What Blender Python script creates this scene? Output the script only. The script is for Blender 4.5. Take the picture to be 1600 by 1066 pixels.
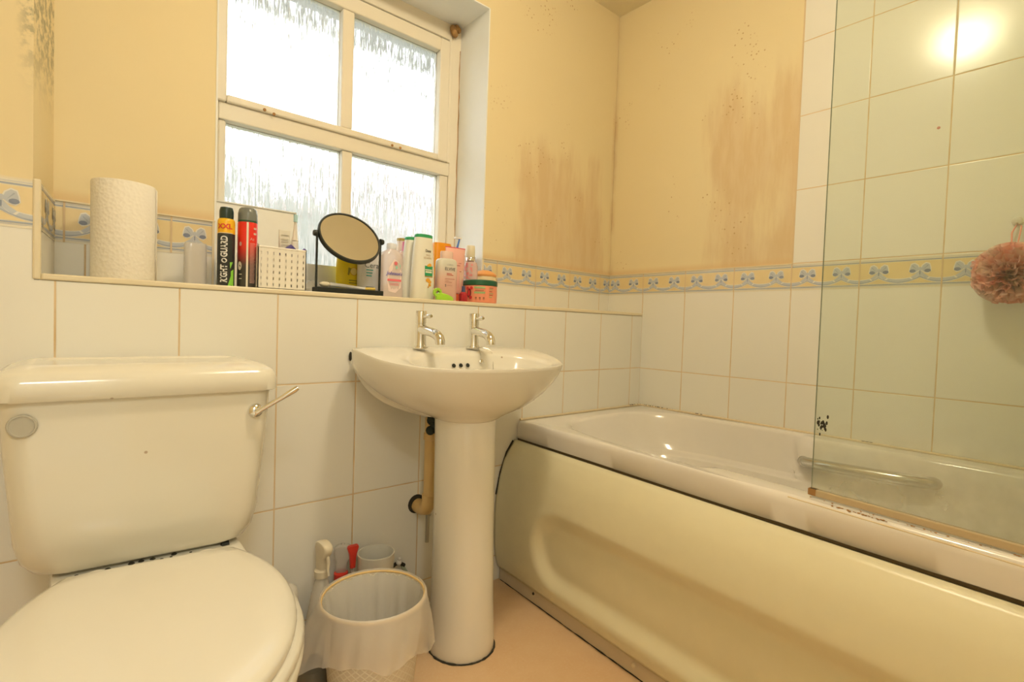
import bpy, bmesh, math, random
from mathutils import Vector, Matrix
random.seed(7)
PI = math.pi
C = bpy.context.scene.collection
S = bpy.context.scene
for o in list(bpy.data.objects):
    bpy.data.objects.remove(o)

# ------------------------------------------------------------------ camera
cam = bpy.data.objects.new('camera', bpy.data.cameras.new('camera'))
C.objects.link(cam)
cam.data.sensor_width = 36.0
cam.data.lens = 36.0 * 800.59 / 1600
cam.data.clip_start = 0.02
R3 = Matrix(((0.76061283, -0.00486533, -0.64918754),
             (-0.64835231, 0.04556502, -0.75997573),
             (0.03327778, 0.99894953, 0.03150289)))
cam.matrix_world = Matrix.Translation((0, 0, 0.819)) @ R3.to_4x4()
S.camera = cam

# ------------------------------------------------------------------ colour management
S.view_settings.view_transform = 'Standard'
S.view_settings.look = 'None'
S.view_settings.gamma = 1
S.view_settings.use_curve_mapping = False
S.view_settings.exposure = 0.20

# ------------------------------------------------------------------ world: flat overcast daylight
W = bpy.data.worlds.new('overcast'); S.world = W; W.use_nodes = True
bg = W.node_tree.nodes['Background']
bg.inputs[0].default_value = (0.93, 0.97, 1.0, 1)
bg.inputs[1].default_value = 4.2
LAMP_GLOW = 84.0
ADDED_FILL_POWER = 15.0

# ------------------------------------------------------------------ room constants
YF, YB, YW = 1.25, 1.4275, 1.594        # boxed wall, recessed wall, window frame face
XL, XR, YN, ZC = -0.75, 1.7625, -0.45, 2.147
ZL = 0.883                               # ledge top
BZ0, BZ1 = 0.960, 1.044                  # border tile strip
JL, JR, ZH = 0.258, 1.071, 1.893         # window reveal

# ------------------------------------------------------------------ node helper
class NT:
    def __init__(s, name):
        s.m = bpy.data.materials.new(name); s.m.use_nodes = True
        s.t = s.m.node_tree; s.n = s.t.nodes; s.b = s.n['Principled BSDF']
        s.out = s.n['Material Output']
    def new(s, t, **k):
        n = s.n.new(t)
        for a, v in k.items(): setattr(n, a, v)
        return n
    def put(s, sock, v):
        if isinstance(v, bpy.types.NodeSocket): s.t.links.new(v, sock)
        elif isinstance(v, (tuple, list)): sock.default_value = (*v, 1) if (len(v) == 3 and sock.type == 'RGBA') else v
        else: sock.default_value = v
    def math(s, op, a, b=0.0, c=None):
        n = s.new('ShaderNodeMath', operation=op)
        s.put(n.inputs[0], a); s.put(n.inputs[1], b)
        if c is not None: s.put(n.inputs[2], c)
        return n.outputs[0]
    def pos(s):
        g = s.new('ShaderNodeNewGeometry'); x = s.new('ShaderNodeSeparateXYZ')
        s.t.links.new(g.outputs['Position'], x.inputs[0]); return x.outputs, g.outputs['Position']
    def obj(s):
        g = s.new('ShaderNodeTexCoord'); x = s.new('ShaderNodeSeparateXYZ')
        s.t.links.new(g.outputs['Object'], x.inputs[0]); return x.outputs, g.outputs['Object']
    def noise(s, vec, scale, sc=(1, 1, 1), detail=4, rough=.55, loc=(0, 0, 0)):
        mp = s.new('ShaderNodeMapping'); mp.inputs['Scale'].default_value = sc; mp.inputs['Location'].default_value = loc
        s.t.links.new(vec, mp.inputs[0])
        n = s.new('ShaderNodeTexNoise'); n.inputs['Scale'].default_value = scale
        n.inputs['Detail'].default_value = detail; n.inputs['Roughness'].default_value = rough
        s.t.links.new(mp.outputs[0], n.inputs['Vector']); return n.outputs[0]
    def ramp(s, v, a, b):
        n = s.new('ShaderNodeMapRange', interpolation_type='SMOOTHSTEP')
        s.put(n.inputs[0], v); n.inputs[1].default_value = a; n.inputs[2].default_value = b
        return n.outputs[0]
    def mix(s, f, a, b):
        n = s.new('ShaderNodeMix', data_type='RGBA')
        s.put(n.inputs[0], f); s.put(n.inputs[6], a); s.put(n.inputs[7], b); return n.outputs[2]
    def bump(s, h, strength=.3, dist=.002, sock=None):
        n = s.new('ShaderNodeBump'); n.inputs['Strength'].default_value = strength
        n.inputs['Distance'].default_value = dist
        s.t.links.new(h, n.inputs['Height']); s.t.links.new(n.outputs[0], sock or s.b.inputs['Normal']); return n
    def set(s, **k):
        names = dict(col='Base Color', rough='Roughness', metal='Metallic', spec='Specular IOR Level', trans='Transmission Weight',
                     ior='IOR', coat='Coat Weight', alpha='Alpha', sss='Subsurface Weight', emit='Emission Strength', ecol='Emission Color')
        for a, v in k.items(): s.put(s.b.inputs[names[a]], v)
        return s

def simple(name, col, rough=.5, wear=0.04, **k):
    t = NT(name); _, v = t.obj()
    n = t.noise(v, 25, detail=3)
    d = tuple(max(0, c * (1 - wear * 2)) for c in col)
    t.set(col=t.mix(n, col, d), rough=rough, **k)
    return t.m

def tile_mat(name, axis, u0, pitch, zs0, zpitch, col=(.88, .835, .72), grout=(.66, .47, .24), gw=.0017):
    """glazed wall tiles; axis 0 = along x, 1 = along y"""
    t = NT(name); P, v = t.pos()
    def line(c, o, p, w):
        a = t.math('SUBTRACT', c, o); a = t.math('DIVIDE', a, p); a = t.math('ADD', a, 100.5)
        a = t.math('FRACT', a); a = t.math('SUBTRACT', a, .5); a = t.math('ABSOLUTE', a)
        a = t.math('MULTIPLY', a, p); return a
    du = line(P[axis], u0, pitch, gw)
    if isinstance(zs0, (list, tuple)):
        dz = None
        for z0 in zs0:
            q_ = t.math('ABSOLUTE', t.math('SUBTRACT', P[2], z0)); dz = q_ if dz is None else t.math('MINIMUM', dz, q_)
    else: dz = line(P[2], zs0, zpitch, gw)
    d = t.math('MINIMUM', du, dz)
    wob = t.noise(v, 30, detail=3)
    w = t.math('MULTIPLY_ADD', wob, .0010, gw - .0007)
    q = t.math('DIVIDE', d, w)
    g = t.ramp(q, 1.25, .75)
    dark = t.noise(v, 9, detail=5, loc=(3, 1, 2))
    gc = t.mix(t.ramp(dark, .42, .7), (.74, .58, .36), grout)
    cl = t.mix(t.noise(v, 3, detail=2), col, tuple(c * .965 for c in col))
    t.set(col=t.mix(g, cl, gc), rough=t.math('MULTIPLY_ADD', g, .5, .16))
    h = t.ramp(q, .6, 2.2)
    h2 = t.math('MULTIPLY_ADD', t.noise(v, 5, detail=1), .35, h)
    t.bump(h2, .35, .0015)
    return t.m

# ------------------------------------------------------------------ materials
M = {}
TILE = (.88, .87, .80)
M['tile_front'] = tile_mat('tile_front', 0, -.0275, .1915, (.6615, .370, .080), 0, TILE)
M['tile_back'] = tile_mat('tile_back', 0, 1.138, .187, (.6615,), 5, TILE)
M['tile_right'] = tile_mat('tile_right', 1, 1.251, .1895, (.6605, .365), 0, TILE)
M['tile_right_up'] = tile_mat('tile_right_up', 1, 1.251, .1895, 1.2815, .2345, TILE)
M['tile_pier'] = tile_mat('tile_pier', 0, -.0275, .1915, (.6615, .370, .080), 0, TILE)
M['trim'] = simple('cream_tile_trim', (.84, .75, .54), .3)
M['grout'] = simple('old_grout', (.74, .58, .36), .8)

def paint(name, kind):
    t = NT(name); P, v = t.pos()
    base = (.84, .73, .47)
    col = t.mix(t.noise(v, 2.5, detail=3), base, (.82, .70, .43))
    if kind in ('back', 'right'):
        streak = t.noise(v, 11, sc=(1, 1, .16), detail=7, rough=.62)
        big = t.noise(v, 3.2, sc=(1, 1, .7), detail=3, loc=(5, 2, 9))
        s = t.math('ADD', t.math('MULTIPLY', streak, .62), t.math('MULTIPLY', big, .5))
        zt = 1.68 if kind == 'back' else 1.86
        top = t.ramp(P[2], zt, zt - .42)
        if kind == 'back':
            side = t.math('MULTIPLY', t.ramp(P[0], 1.10, 1.28), t.ramp(P[0], 1.76, 1.66))
        else:
            side = t.math('MULTIPLY', t.ramp(P[1], 1.10, .90), 1.0)
        mask = t.math('MULTIPLY', top, side)
        q = t.math('ADD', s, t.math('MULTIPLY', mask, .28))
        f = t.math('MULTIPLY', t.ramp(q, .64, .84), t.ramp(mask, .0, .5))
        fine = t.noise(v, 30, sc=(1, 1, .2), detail=5, loc=(1, 7, 3))
        scol = t.mix(t.ramp(fine, .4, .65), (.70, .53, .30), (.74, .59, .37))
        col = t.mix(t.math('MULTIPLY', f, .85), col, scol)
        # bare band above the border and mould specks
        band = t.math('MULTIPLY', t.ramp(P[2], 1.075, 1.05), .55)
        col = t.mix(band, col, (.72, .50, .24))
        vo = t.new('ShaderNodeTexVoronoi'); vo.inputs['Scale'].default_value = 62
        t.t.links.new(v, vo.inputs['Vector'])
        spot = t.ramp(vo.outputs['Distance'], .24, .12)
        area = t.noise(v, 5, detail=2, loc=(2, 4, 8))
        am = t.ramp(area, .56, .64)
        am = t.math('MULTIPLY', am, t.ramp(P[1], .68, .8) if kind == 'right' else t.ramp(P[0], 1.0, 1.1))
        col = t.mix(t.math('MULTIPLY', t.math('MULTIPLY', spot, am), .7), col, (.50, .30, .11))
        # brown line in the corner
        if kind == 'back': cd = t.ramp(P[0], XR - .022, XR - .004)
        else: cd = t.ramp(P[1], YB - .022, YB - .004)
        cn = t.ramp(t.noise(v, 12, sc=(1, 1, .5), detail=4), .35, .7)
        cd = t.math('MULTIPLY', cd, t.math('MULTIPLY_ADD', t.ramp(P[2], 1.95, 1.6), .8, .2))
        col = t.mix(t.math('MULTIPLY', t.math('MULTIPLY', cd, cn), .42), col, (.58, .35, .12))
    if kind == 'pier':
        cd = t.math('MULTIPLY', t.ramp(P[0], -.085, -.057), t.ramp(P[2], 1.17, 1.36))
        cn = t.ramp(t.noise(v, 45, detail=6, rough=.7), .42, .58)
        col = t.mix(t.math('MULTIPLY', t.math('MULTIPLY', cd, cn), .75), col, (.25, .25, .16))
    t.set(col=col, rough=.85)
    t.bump(t.noise(v, 90, detail=3), .15, .001)
    return t.m
M['paint'] = paint('cream_paint', '')
M['paint_back'] = paint('damp_cream_paint_back', 'back')
M['paint_right'] = paint('damp_cream_paint_right', 'right')
M['paint_pier'] = paint('mouldy_cream_paint', 'pier')
M['reveal'] = simple('white_reveal_paint', (.90, .92, .91), .7, .02)
M['ceil'] = simple('ceiling_paint', (.87, .79, .59), .9)
M['white'] = simple('white_gloss', (.88, .87, .83), .25)

def floor_mat():
    t = NT('cork_vinyl'); P, v = t.pos()
    a = t.noise(v, 9, detail=6, rough=.7); b = t.noise(v, 160, detail=3)
    c = t.mix(a, (.70, .45, .24), (.82, .61, .38))
    c = t.mix(t.math('MULTIPLY', t.ramp(b, .5, .75), .45), c, (.80, .62, .42))
    t.set(col=c, rough=.45); t.bump(b, .1, .001)
    return t.m
M['floor'] = floor_mat()

def window_paint():
    t = NT('aged_window_paint'); P, v = t.pos()
    a = t.noise(v, 14, detail=6, rough=.7)
    c = t.mix(t.ramp(a, .66, .78), (.83, .76, .62), (.66, .48, .26))
    t.set(col=t.mix(t.noise(v, 4), c, (.86, .81, .68)), rough=.45)
    return t.m
M['winpaint'] = window_paint()

def glass_rain():
    """obscured cast glass: vertical rain-like ripples"""
    t = NT('obscured_glass'); P, v = t.pos()
    s1 = t.noise(v, 230, sc=(1, 1, .10), detail=3, rough=.6)
    s2 = t.noise(v, 420, sc=(1, 1, .08), detail=2)
    h = t.math('ADD', s1, t.math('MULTIPLY', s2, .3))
    rf = t.new('ShaderNodeBsdfRefraction'); rf.inputs['IOR'].default_value = 1.35; rf.inputs['Roughness'].default_value = .05
    rf.inputs['Color'].default_value = (.97, .98, .98, 1)
    bp = t.bump(h, .32, .004, rf.inputs['Normal'])
    tr = t.new('ShaderNodeBsdfTransparent'); t.put(tr.inputs['Color'], t.mix(t.ramp(s1, .36, .66), (.74, .74, .71), (.99, 1, .99)))
    tl = t.new('ShaderNodeBsdfTranslucent'); tl.inputs['Color'].default_value = (.85, .86, .84, 1)
    t.t.links.new(bp.outputs[0], tl.inputs['Normal'])
    gl = t.new('ShaderNodeBsdfGlossy'); gl.inputs['Roughness'].default_value = .15
    t.t.links.new(bp.outputs[0], gl.inputs['Normal'])
    def mixs(f, a, b):
        m = t.new('ShaderNodeMixShader'); t.put(m.inputs[0], f)
        t.t.links.new(a, m.inputs[1]); t.t.links.new(b, m.inputs[2]); return m.outputs[0]
    m1 = mixs(t.ramp(s1, .42, .62), rf.outputs[0], tr.outputs[0])
    m2 = mixs(.13, m1, tl.outputs[0])
    m3 = mixs(.06, m2, gl.outputs[0])
    t.t.links.new(m3, t.out.inputs['Surface'])
    return t.m
M['rain'] = glass_rain()

def ceramic(name, col, rough=.16):
    t = NT(name); P, v = t.obj()
    c = t.mix(t.noise(v, 3, detail=3), col, tuple(x * .96 for x in col))
    vo = t.new('ShaderNodeTexVoronoi'); vo.inputs['Scale'].default_value = 13; t.t.links.new(v, vo.inputs['Vector'])
    spk = t.ramp(vo.outputs['Distance'], .045, .02)
    c = t.mix(t.math('MULTIPLY', spk, .7), c, (.35, .22, .12))
    t.set(col=c, rough=rough, coat=.35); t.b.inputs['Coat Roughness'].default_value = .06; return t.m
M['ceramic'] = ceramic('cream_ceramic', (.84, .81, .70))
M['ceramic_b'] = ceramic('cream_basin_ceramic', (.88, .85, .76))
M['seat'] = simple('seat_plastic', (.84, .81, .71), .18, .01, coat=.4)
M['acrylic'] = simple('white_bath_acrylic', (.87, .84, .79), .14, .02, coat=.5)
M['panel'] = simple('cream_bath_panel', (.84, .79, .56), .3, .03)
M['kick'] = simple('kick_strip', (.68, .58, .42), .5)
M['chrome'] = NT('chrome').set(col=(.82, .81, .78), metal=1.0, rough=.09).m
M['dullmetal'] = NT('dull_metal').set(col=(.55, .54, .5), metal=1.0, rough=.35).m
M['black'] = simple('black_plastic', (.015, .02, .015), .45)
M['mould'] = simple('black_mould', (.05, .045, .03), .9, .2)
M['gap_brown'] = simple('dark_brown_gap', (.22, .16, .08), .9, .2)
M['rust'] = simple('rusty_brown', (.48, .25, .08), .85, .2)
M['sealant'] = simple('yellowed_sealant', (.82, .70, .48), .5)
M['pipe'] = simple('yellowed_pipe', (.80, .56, .24), .35)
def clear(name, col, rough=.05, alpha=.5, tr=.0):
    """thin clear plastic or glass: transparent mixed with glossy/diffuse so light passes"""
    t = NT(name); t.set(col=col, rough=rough, alpha=alpha); return t.m
M['clear_film'] = clear('clear_plastic', (.85, .82, .78), .08, .38)
M['frosted'] = clear('frosted_plastic', (.86, .82, .72), .25, .72)
M['bag'] = clear('bin_bag_film', (.96, .93, .87), .35, .46)

# ------------------------------------------------------------------ mesh builder
class MB:
    def __init__(s): s.v = []; s.f = []; s.mi = []
    def add(s, vs, fs, mi=0):
        o = len(s.v); s.v += [tuple(p) for p in vs]
        for f in fs: s.f.append([i + o for i in f]); s.mi.append(mi)
        return s
    def box(s, a, b, mi=0):
        (x0, y0, z0), (x1, y1, z1) = a, b
        vs = [(x0, y0, z0), (x1, y0, z0), (x1, y1, z0), (x0, y1, z0), (x0, y0, z1), (x1, y0, z1), (x1, y1, z1), (x0, y1, z1)]
        return s.add(vs, [(0, 3, 2, 1), (4, 5, 6, 7), (0, 1, 5, 4), (1, 2, 6, 5), (2, 3, 7, 6), (3, 0, 4, 7)], mi)
    def loft(s, rings, caps=(True, True), closed=True, mi=0, mif=None):
        n = len(rings[0]); vs = [p for r in rings for p in r]; o = len(s.v)
        s.v += [tuple(p) for p in vs]
        for i in range(len(rings) - 1):
            for j in range(n if closed else n - 1):
                k = (j + 1) % n
                s.f.append([o + i * n + j, o + i * n + k, o + (i + 1) * n + k, o + (i + 1) * n + j])
                s.mi.append(mif(i, j) if mif else mi)
        if caps[0]: s.f.append([o + j for j in reversed(range(n))]); s.mi.append(mif(0, 0) if mif else mi)
        if caps[1]: s.f.append([o + (len(rings) - 1) * n + j for j in range(n)]); s.mi.append(mif(len(rings) - 2, 0) if mif else mi)
        return s
    def lathe(s, prof, c=(0, 0, 0), n=32, mi=0, mif=None, caps=(True, True), sx=1, sy=1, ex=2.0, rot=0):
        """prof: (r,z) list; superellipse exponent ex, scale sx, sy"""
        rings = []
        for r, z in prof:
            ring = []
            for k in range(n):
                a = 2 * PI * k / n; ca, sa = math.cos(a), math.sin(a)
                x = r * sx * math.copysign(abs(ca) ** (2 / ex), ca); y = r * sy * math.copysign(abs(sa) ** (2 / ex), sa)
                ring.append((c[0] + x * math.cos(rot) - y * math.sin(rot), c[1] + x * math.sin(rot) + y * math.cos(rot), c[2] + z))
            rings.append(ring)
        return s.loft(rings, caps, True, mi, mif)
    def tube(s, pts, r, n=12, mi=0, caps=(True, True)):
        pts = [Vector(p) for p in pts]; rs = r if isinstance(r, (list, tuple)) else [r] * len(pts)
        rings = []; up = Vector((0, 0, 1)); prev = None
        for i, p in enumerate(pts):
            d = (pts[min(i + 1, len(pts) - 1)] - pts[max(i - 1, 0)]).normalized()
            if prev is None:
                a = d.cross(up)
                if a.length < .01: a = d.cross(Vector((1, 0, 0)))
            else: a = prev - d * prev.dot(d)
            a.normalize(); prev = a; b = d.cross(a)
            rings.append([p + (a * math.cos(2 * PI * k / n) + b * math.sin(2 * PI * k / n)) * rs[i] for k in range(n)])
        return s.loft(rings, caps, True, mi)
    def sphere(s, c, r, n=16, m=10, mi=0, sc=(1, 1, 1)):
        prof = [(max(1e-4, r * math.sin(PI * i / m)), -r * math.cos(PI * i / m) * sc[2]) for i in range(m + 1)]
        return s.lathe(prof, c, n, mi, sx=sc[0], sy=sc[1])
    def grid(s, fn, nu, nv, mi=0, flip=False):
        o = len(s.v)
        for i in range(nu + 1):
            for j in range(nv + 1): s.v.append(tuple(fn(i / nu, j / nv)))
        for i in range(nu):
            for j in range(nv):
                a = o + i * (nv + 1) + j; q = [a, a + nv + 1, a + nv + 2, a + 1]
                s.f.append(q[::-1] if flip else q); s.mi.append(mi)
        return s
    def xform(s, mat, start=0):
        s.v = s.v[:start] + [tuple(mat @ Vector(p)) for p in s.v[start:]]; return s
    def build(s, name, mats, parent=None, smooth=40, bevel=0, seg=2, origin=None, recalc=True, sub=0, solid=0):
        me = bpy.data.meshes.new(name); org = Vector(origin) if origin is not None else Vector((0, 0, 0))
        me.from_pydata([tuple(Vector(p) - org) for p in s.v], [], s.f); me.update()
        mats = mats if isinstance(mats, (list, tuple)) else [mats]
        for m in mats: me.materials.append(m)
        me.polygons.foreach_set('material_index', [min(i, len(mats) - 1) for i in s.mi])
        if recalc:
            b = bmesh.new(); b.from_mesh(me); bmesh.ops.recalc_face_normals(b, faces=b.faces); b.to_mesh(me); b.free()
        if smooth:
            me.polygons.foreach_set('use_smooth', [True] * len(me.polygons))
            me.set_sharp_from_angle(angle=math.radians(smooth))
        o = bpy.data.objects.new(name, me); C.objects.link(o)
        if origin is not None: o.location = org
        if parent is not None:
            o.parent = parent
            o.location = org - wl(parent)                        # meshes are written in world coordinates
        if bevel:
            m = o.modifiers.new('bevel', 'BEVEL'); m.width = bevel; m.segments = seg; m.limit_method = 'ANGLE'; m.angle_limit = math.radians(35)
        if solid:
            m = o.modifiers.new('solid', 'SOLIDIFY'); m.thickness = solid
        if sub:
            m = o.modifiers.new('sub', 'SUBSURF'); m.levels = sub; m.render_levels = sub
        return o

def wl(o):
    return o.location + (wl(o.parent) if o.parent else Vector((0, 0, 0)))

def thing(name, label, cat, loc, group=None):
    o = bpy.data.objects.new(name, None); C.objects.link(o); o.empty_display_size = .05
    o.location = loc; o['label'] = label; o['category'] = cat
    if group: o['group'] = group
    return o
def tag(o, label, cat, group=None, kind=None):
    o['label'] = label; o['category'] = cat
    if group: o['group'] = group
    if kind: o['kind'] = kind
    return o
def struct(o): o['kind'] = 'structure'; return o

def text_polys(txt, size, font_bold=0.0, align='CENTER', shear=0):
    cu = bpy.data.curves.new('t', 'FONT'); cu.body = txt; cu.size = size; cu.align_x = align; cu.align_y = 'CENTER'
    cu.offset = font_bold; cu.shear = shear; cu.resolution_u = 3; cu.fill_mode = 'FRONT'
    ob = bpy.data.objects.new('t', cu); C.objects.link(ob)
    dg = bpy.context.evaluated_depsgraph_get(); me = ob.evaluated_get(dg).to_mesh()
    vs = [v.co.copy() for v in me.vertices]; fs = [list(p.vertices) for p in me.polygons]
    ob.evaluated_get(dg).to_mesh_clear(); bpy.data.objects.remove(ob); bpy.data.curves.remove(cu)
    return vs, fs
def wrap_cyl(cx, cy, r, z, a0=-PI / 2, vertical=False):
    """maps (u,v) label coordinates to a cylinder wall; a0 = facing angle"""
    def f(u, v, lift=.0004):
        if vertical: u, v = -v, u
        a = a0 + u / r
        return (cx + (r + lift) * math.cos(a), cy + (r + lift) * math.sin(a), z + v)
    return f
def flat_map(o, ux, uz=(0, 0, 1), n=(0, -1, 0)):
    o, ux, uz, n = map(Vector, (o, ux, uz, n))
    return lambda u, v, lift=.0004: tuple(o + ux * u + uz * v + n * lift)
def put_text(mb, mapf, txt, size, u=0, v=0, mi=0, bold=.0, lift=.0008, shear=0, sx=1, vertical=False):
    vs, fs = text_polys(txt, size, bold, shear=shear)
    if vertical: pts = [mapf(u - p.y, v + p.x * sx, lift) for p in vs]
    else: pts = [mapf(u + p.x * sx, v + p.y, lift) for p in vs]
    mb.add(pts, fs, mi)
def put_rect(mb, mapf, u0, v0, u1, v1, mi=0, lift=.0004, n=6):
    vs = []; fs = []
    for i in range(n + 1):
        u = u0 + (u1 - u0) * i / n; vs += [mapf(u, v0, lift), mapf(u, v1, lift)]
    for i in range(n): fs.append((2 * i, 2 * i + 2, 2 * i + 3, 2 * i + 1))
    mb.add(vs, fs, mi)
def put_poly(mb, mapf, pts, mi=0, lift=.0004):
    mb.add([mapf(u, v, lift) for u, v in pts], [list(range(len(pts)))], mi)
def disc_pts(cx, cy, rx, ry=None, n=16, rot=0):
    ry = ry or rx
    return [(cx + rx * math.cos(a) * math.cos(rot) - ry * math.sin(a) * math.sin(rot), cy + rx * math.cos(a) * math.sin(rot) + ry * math.sin(a) * math.cos(rot)) for a in [2 * PI * k / n for k in range(n)]]

# ================================================================== ROOM SHELL
struct(MB().box((XL - .1, YN - .1, -.05), (XR + .1, YB + .3, 0)).build('floor', M['floor'], smooth=0))
struct(MB().box((XL - .1, YN - .1, ZC), (XR + .1, YB + .3, ZC + .05)).build('ceiling', M['ceil'], smooth=0))
# boxed-out lower wall with tiled face (top is the ledge)
struct(MB().box((XL, YF, 0), (XR, YB + .165, ZL - .012)).build('wall_front', M['tile_front'], smooth=0))
struct(MB().box((-.050, YF + .0005, ZL - .012), (XR, YB + .005, ZL)).box((JL - .01, YB + .005, ZL - .012), (JR + .01, YB + .165, ZL)).build('trim_1', M['trim'], smooth=0, bevel=.003))
# pier flush with the boxed wall, tiled below, painted above
struct(MB().box((XL, YF, ZL - .012), (-.0555, YB + .165, BZ1)).build('wall_pier', M['tile_pier'], smooth=0))
pier = MB()
pier.loft([[(XL, YF + .004, z), (-.0575, YF + .004, z), (-.035, YB, z), (-.035, YB + .165, z), (XL, YB + .165, z)] for z in (BZ1, ZC)])
struct(pier.build('wall_pier_upper', M['paint_pier'], smooth=0))
# pier return lining (tiled to the border, splayed)
struct(MB().loft([[(-.0475, YF + .002, z), (-.033, YB, z), (-.05, YB, z), (-.056, YF + .002, z)] for z in (ZL, BZ0)]).build('wall_pier_return', M['tile_back'], smooth=0))
struct(MB().box((-.058, YF - .003, ZL - .011), (-.0465, YF + .006, BZ1 + .006)).box((-.0465, YF - .003, ZL - .011), (XR, YF + .006, ZL + .0005)).build('trim_2', M['trim'], smooth=0, bevel=.003))
# recessed wall around the window
wb = MB()
wb.box((-.06, YB, BZ1), (JL, YW + .06, ZC)).box((JR, YB, BZ1), (XR, YW + .06, ZC)).box((JL, YB, ZH), (JR, YW + .06, ZC))
struct(wb.build('wall_back', M['paint_back'], smooth=0))
wt = MB().box((-.06, YB, ZL), (JL, YW + .06, BZ1)).box((JR, YB, ZL), (XR, YW + .06, BZ1))
struct(wt.build('wall_back_tiled', M['tile_back'], smooth=0))
rv = MB().box((JL - .002, YB - .0015, ZL), (JL + .002, YW + .04, ZH)).box((JR - .002, YB - .0015, ZL), (JR + .002, YW + .04, ZH)).box((JL, YB - .0015, ZH - .002), (JR, YW + .04, ZH + .002))
struct(rv.build('wall_reveal', M['reveal'], smooth=0))
# right wall
struct(MB().box((XR, YN, 0), (XR + .08, YB + .2, BZ1)).build('wall_right', M['tile_right'], smooth=0))
struct(MB().box((XR + .003, .682, BZ1), (XR + .08, YB + .2, ZC)).build('wall_right_painted', M['paint_right'], smooth=0))
struct(MB().box((XR, YN, BZ1), (XR + .08, .682, ZC)).build('wall_right_upper', M['tile_right_up'], smooth=0))
struct(MB().box((XR - .0005, .680, BZ1), (XR + .006, .6845, ZC)).build('trim_3', M['grout'], smooth=0))
# walls behind the camera, with a doorway to the landing
struct(MB().box((XL - .08, YN, 0), (XL, YF + .2, ZC)).build('wall_left', M['paint'], smooth=0))
struct(MB().box((XL, YN - .08, 0), (-.62, YN, ZC)).box((.10, YN - .08, 0), (XR, YN, ZC)).box((-.62, YN - .08, 2.0), (.10, YN, ZC)).build('wall_near', M['paint'], smooth=0))
struct(MB().box((XL, YN - 1.3, 0), (XR, YN - 1.2, ZC)).box((XL - .1, YN - 1.3, 0), (XL, YN - .08, ZC)).box((.9, YN - 1.3, 0), (1.0, YN - .08, ZC)).build('wall_landing', M['white'], smooth=0))
struct(MB().box((XL, YN - 1.3, -.05), (.9, YN - .1, 0)).box((XL, YN - 1.3, ZC), (.9, YN - .1, ZC + .05)).build('floor_landing', M['white'], smooth=0))

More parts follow.
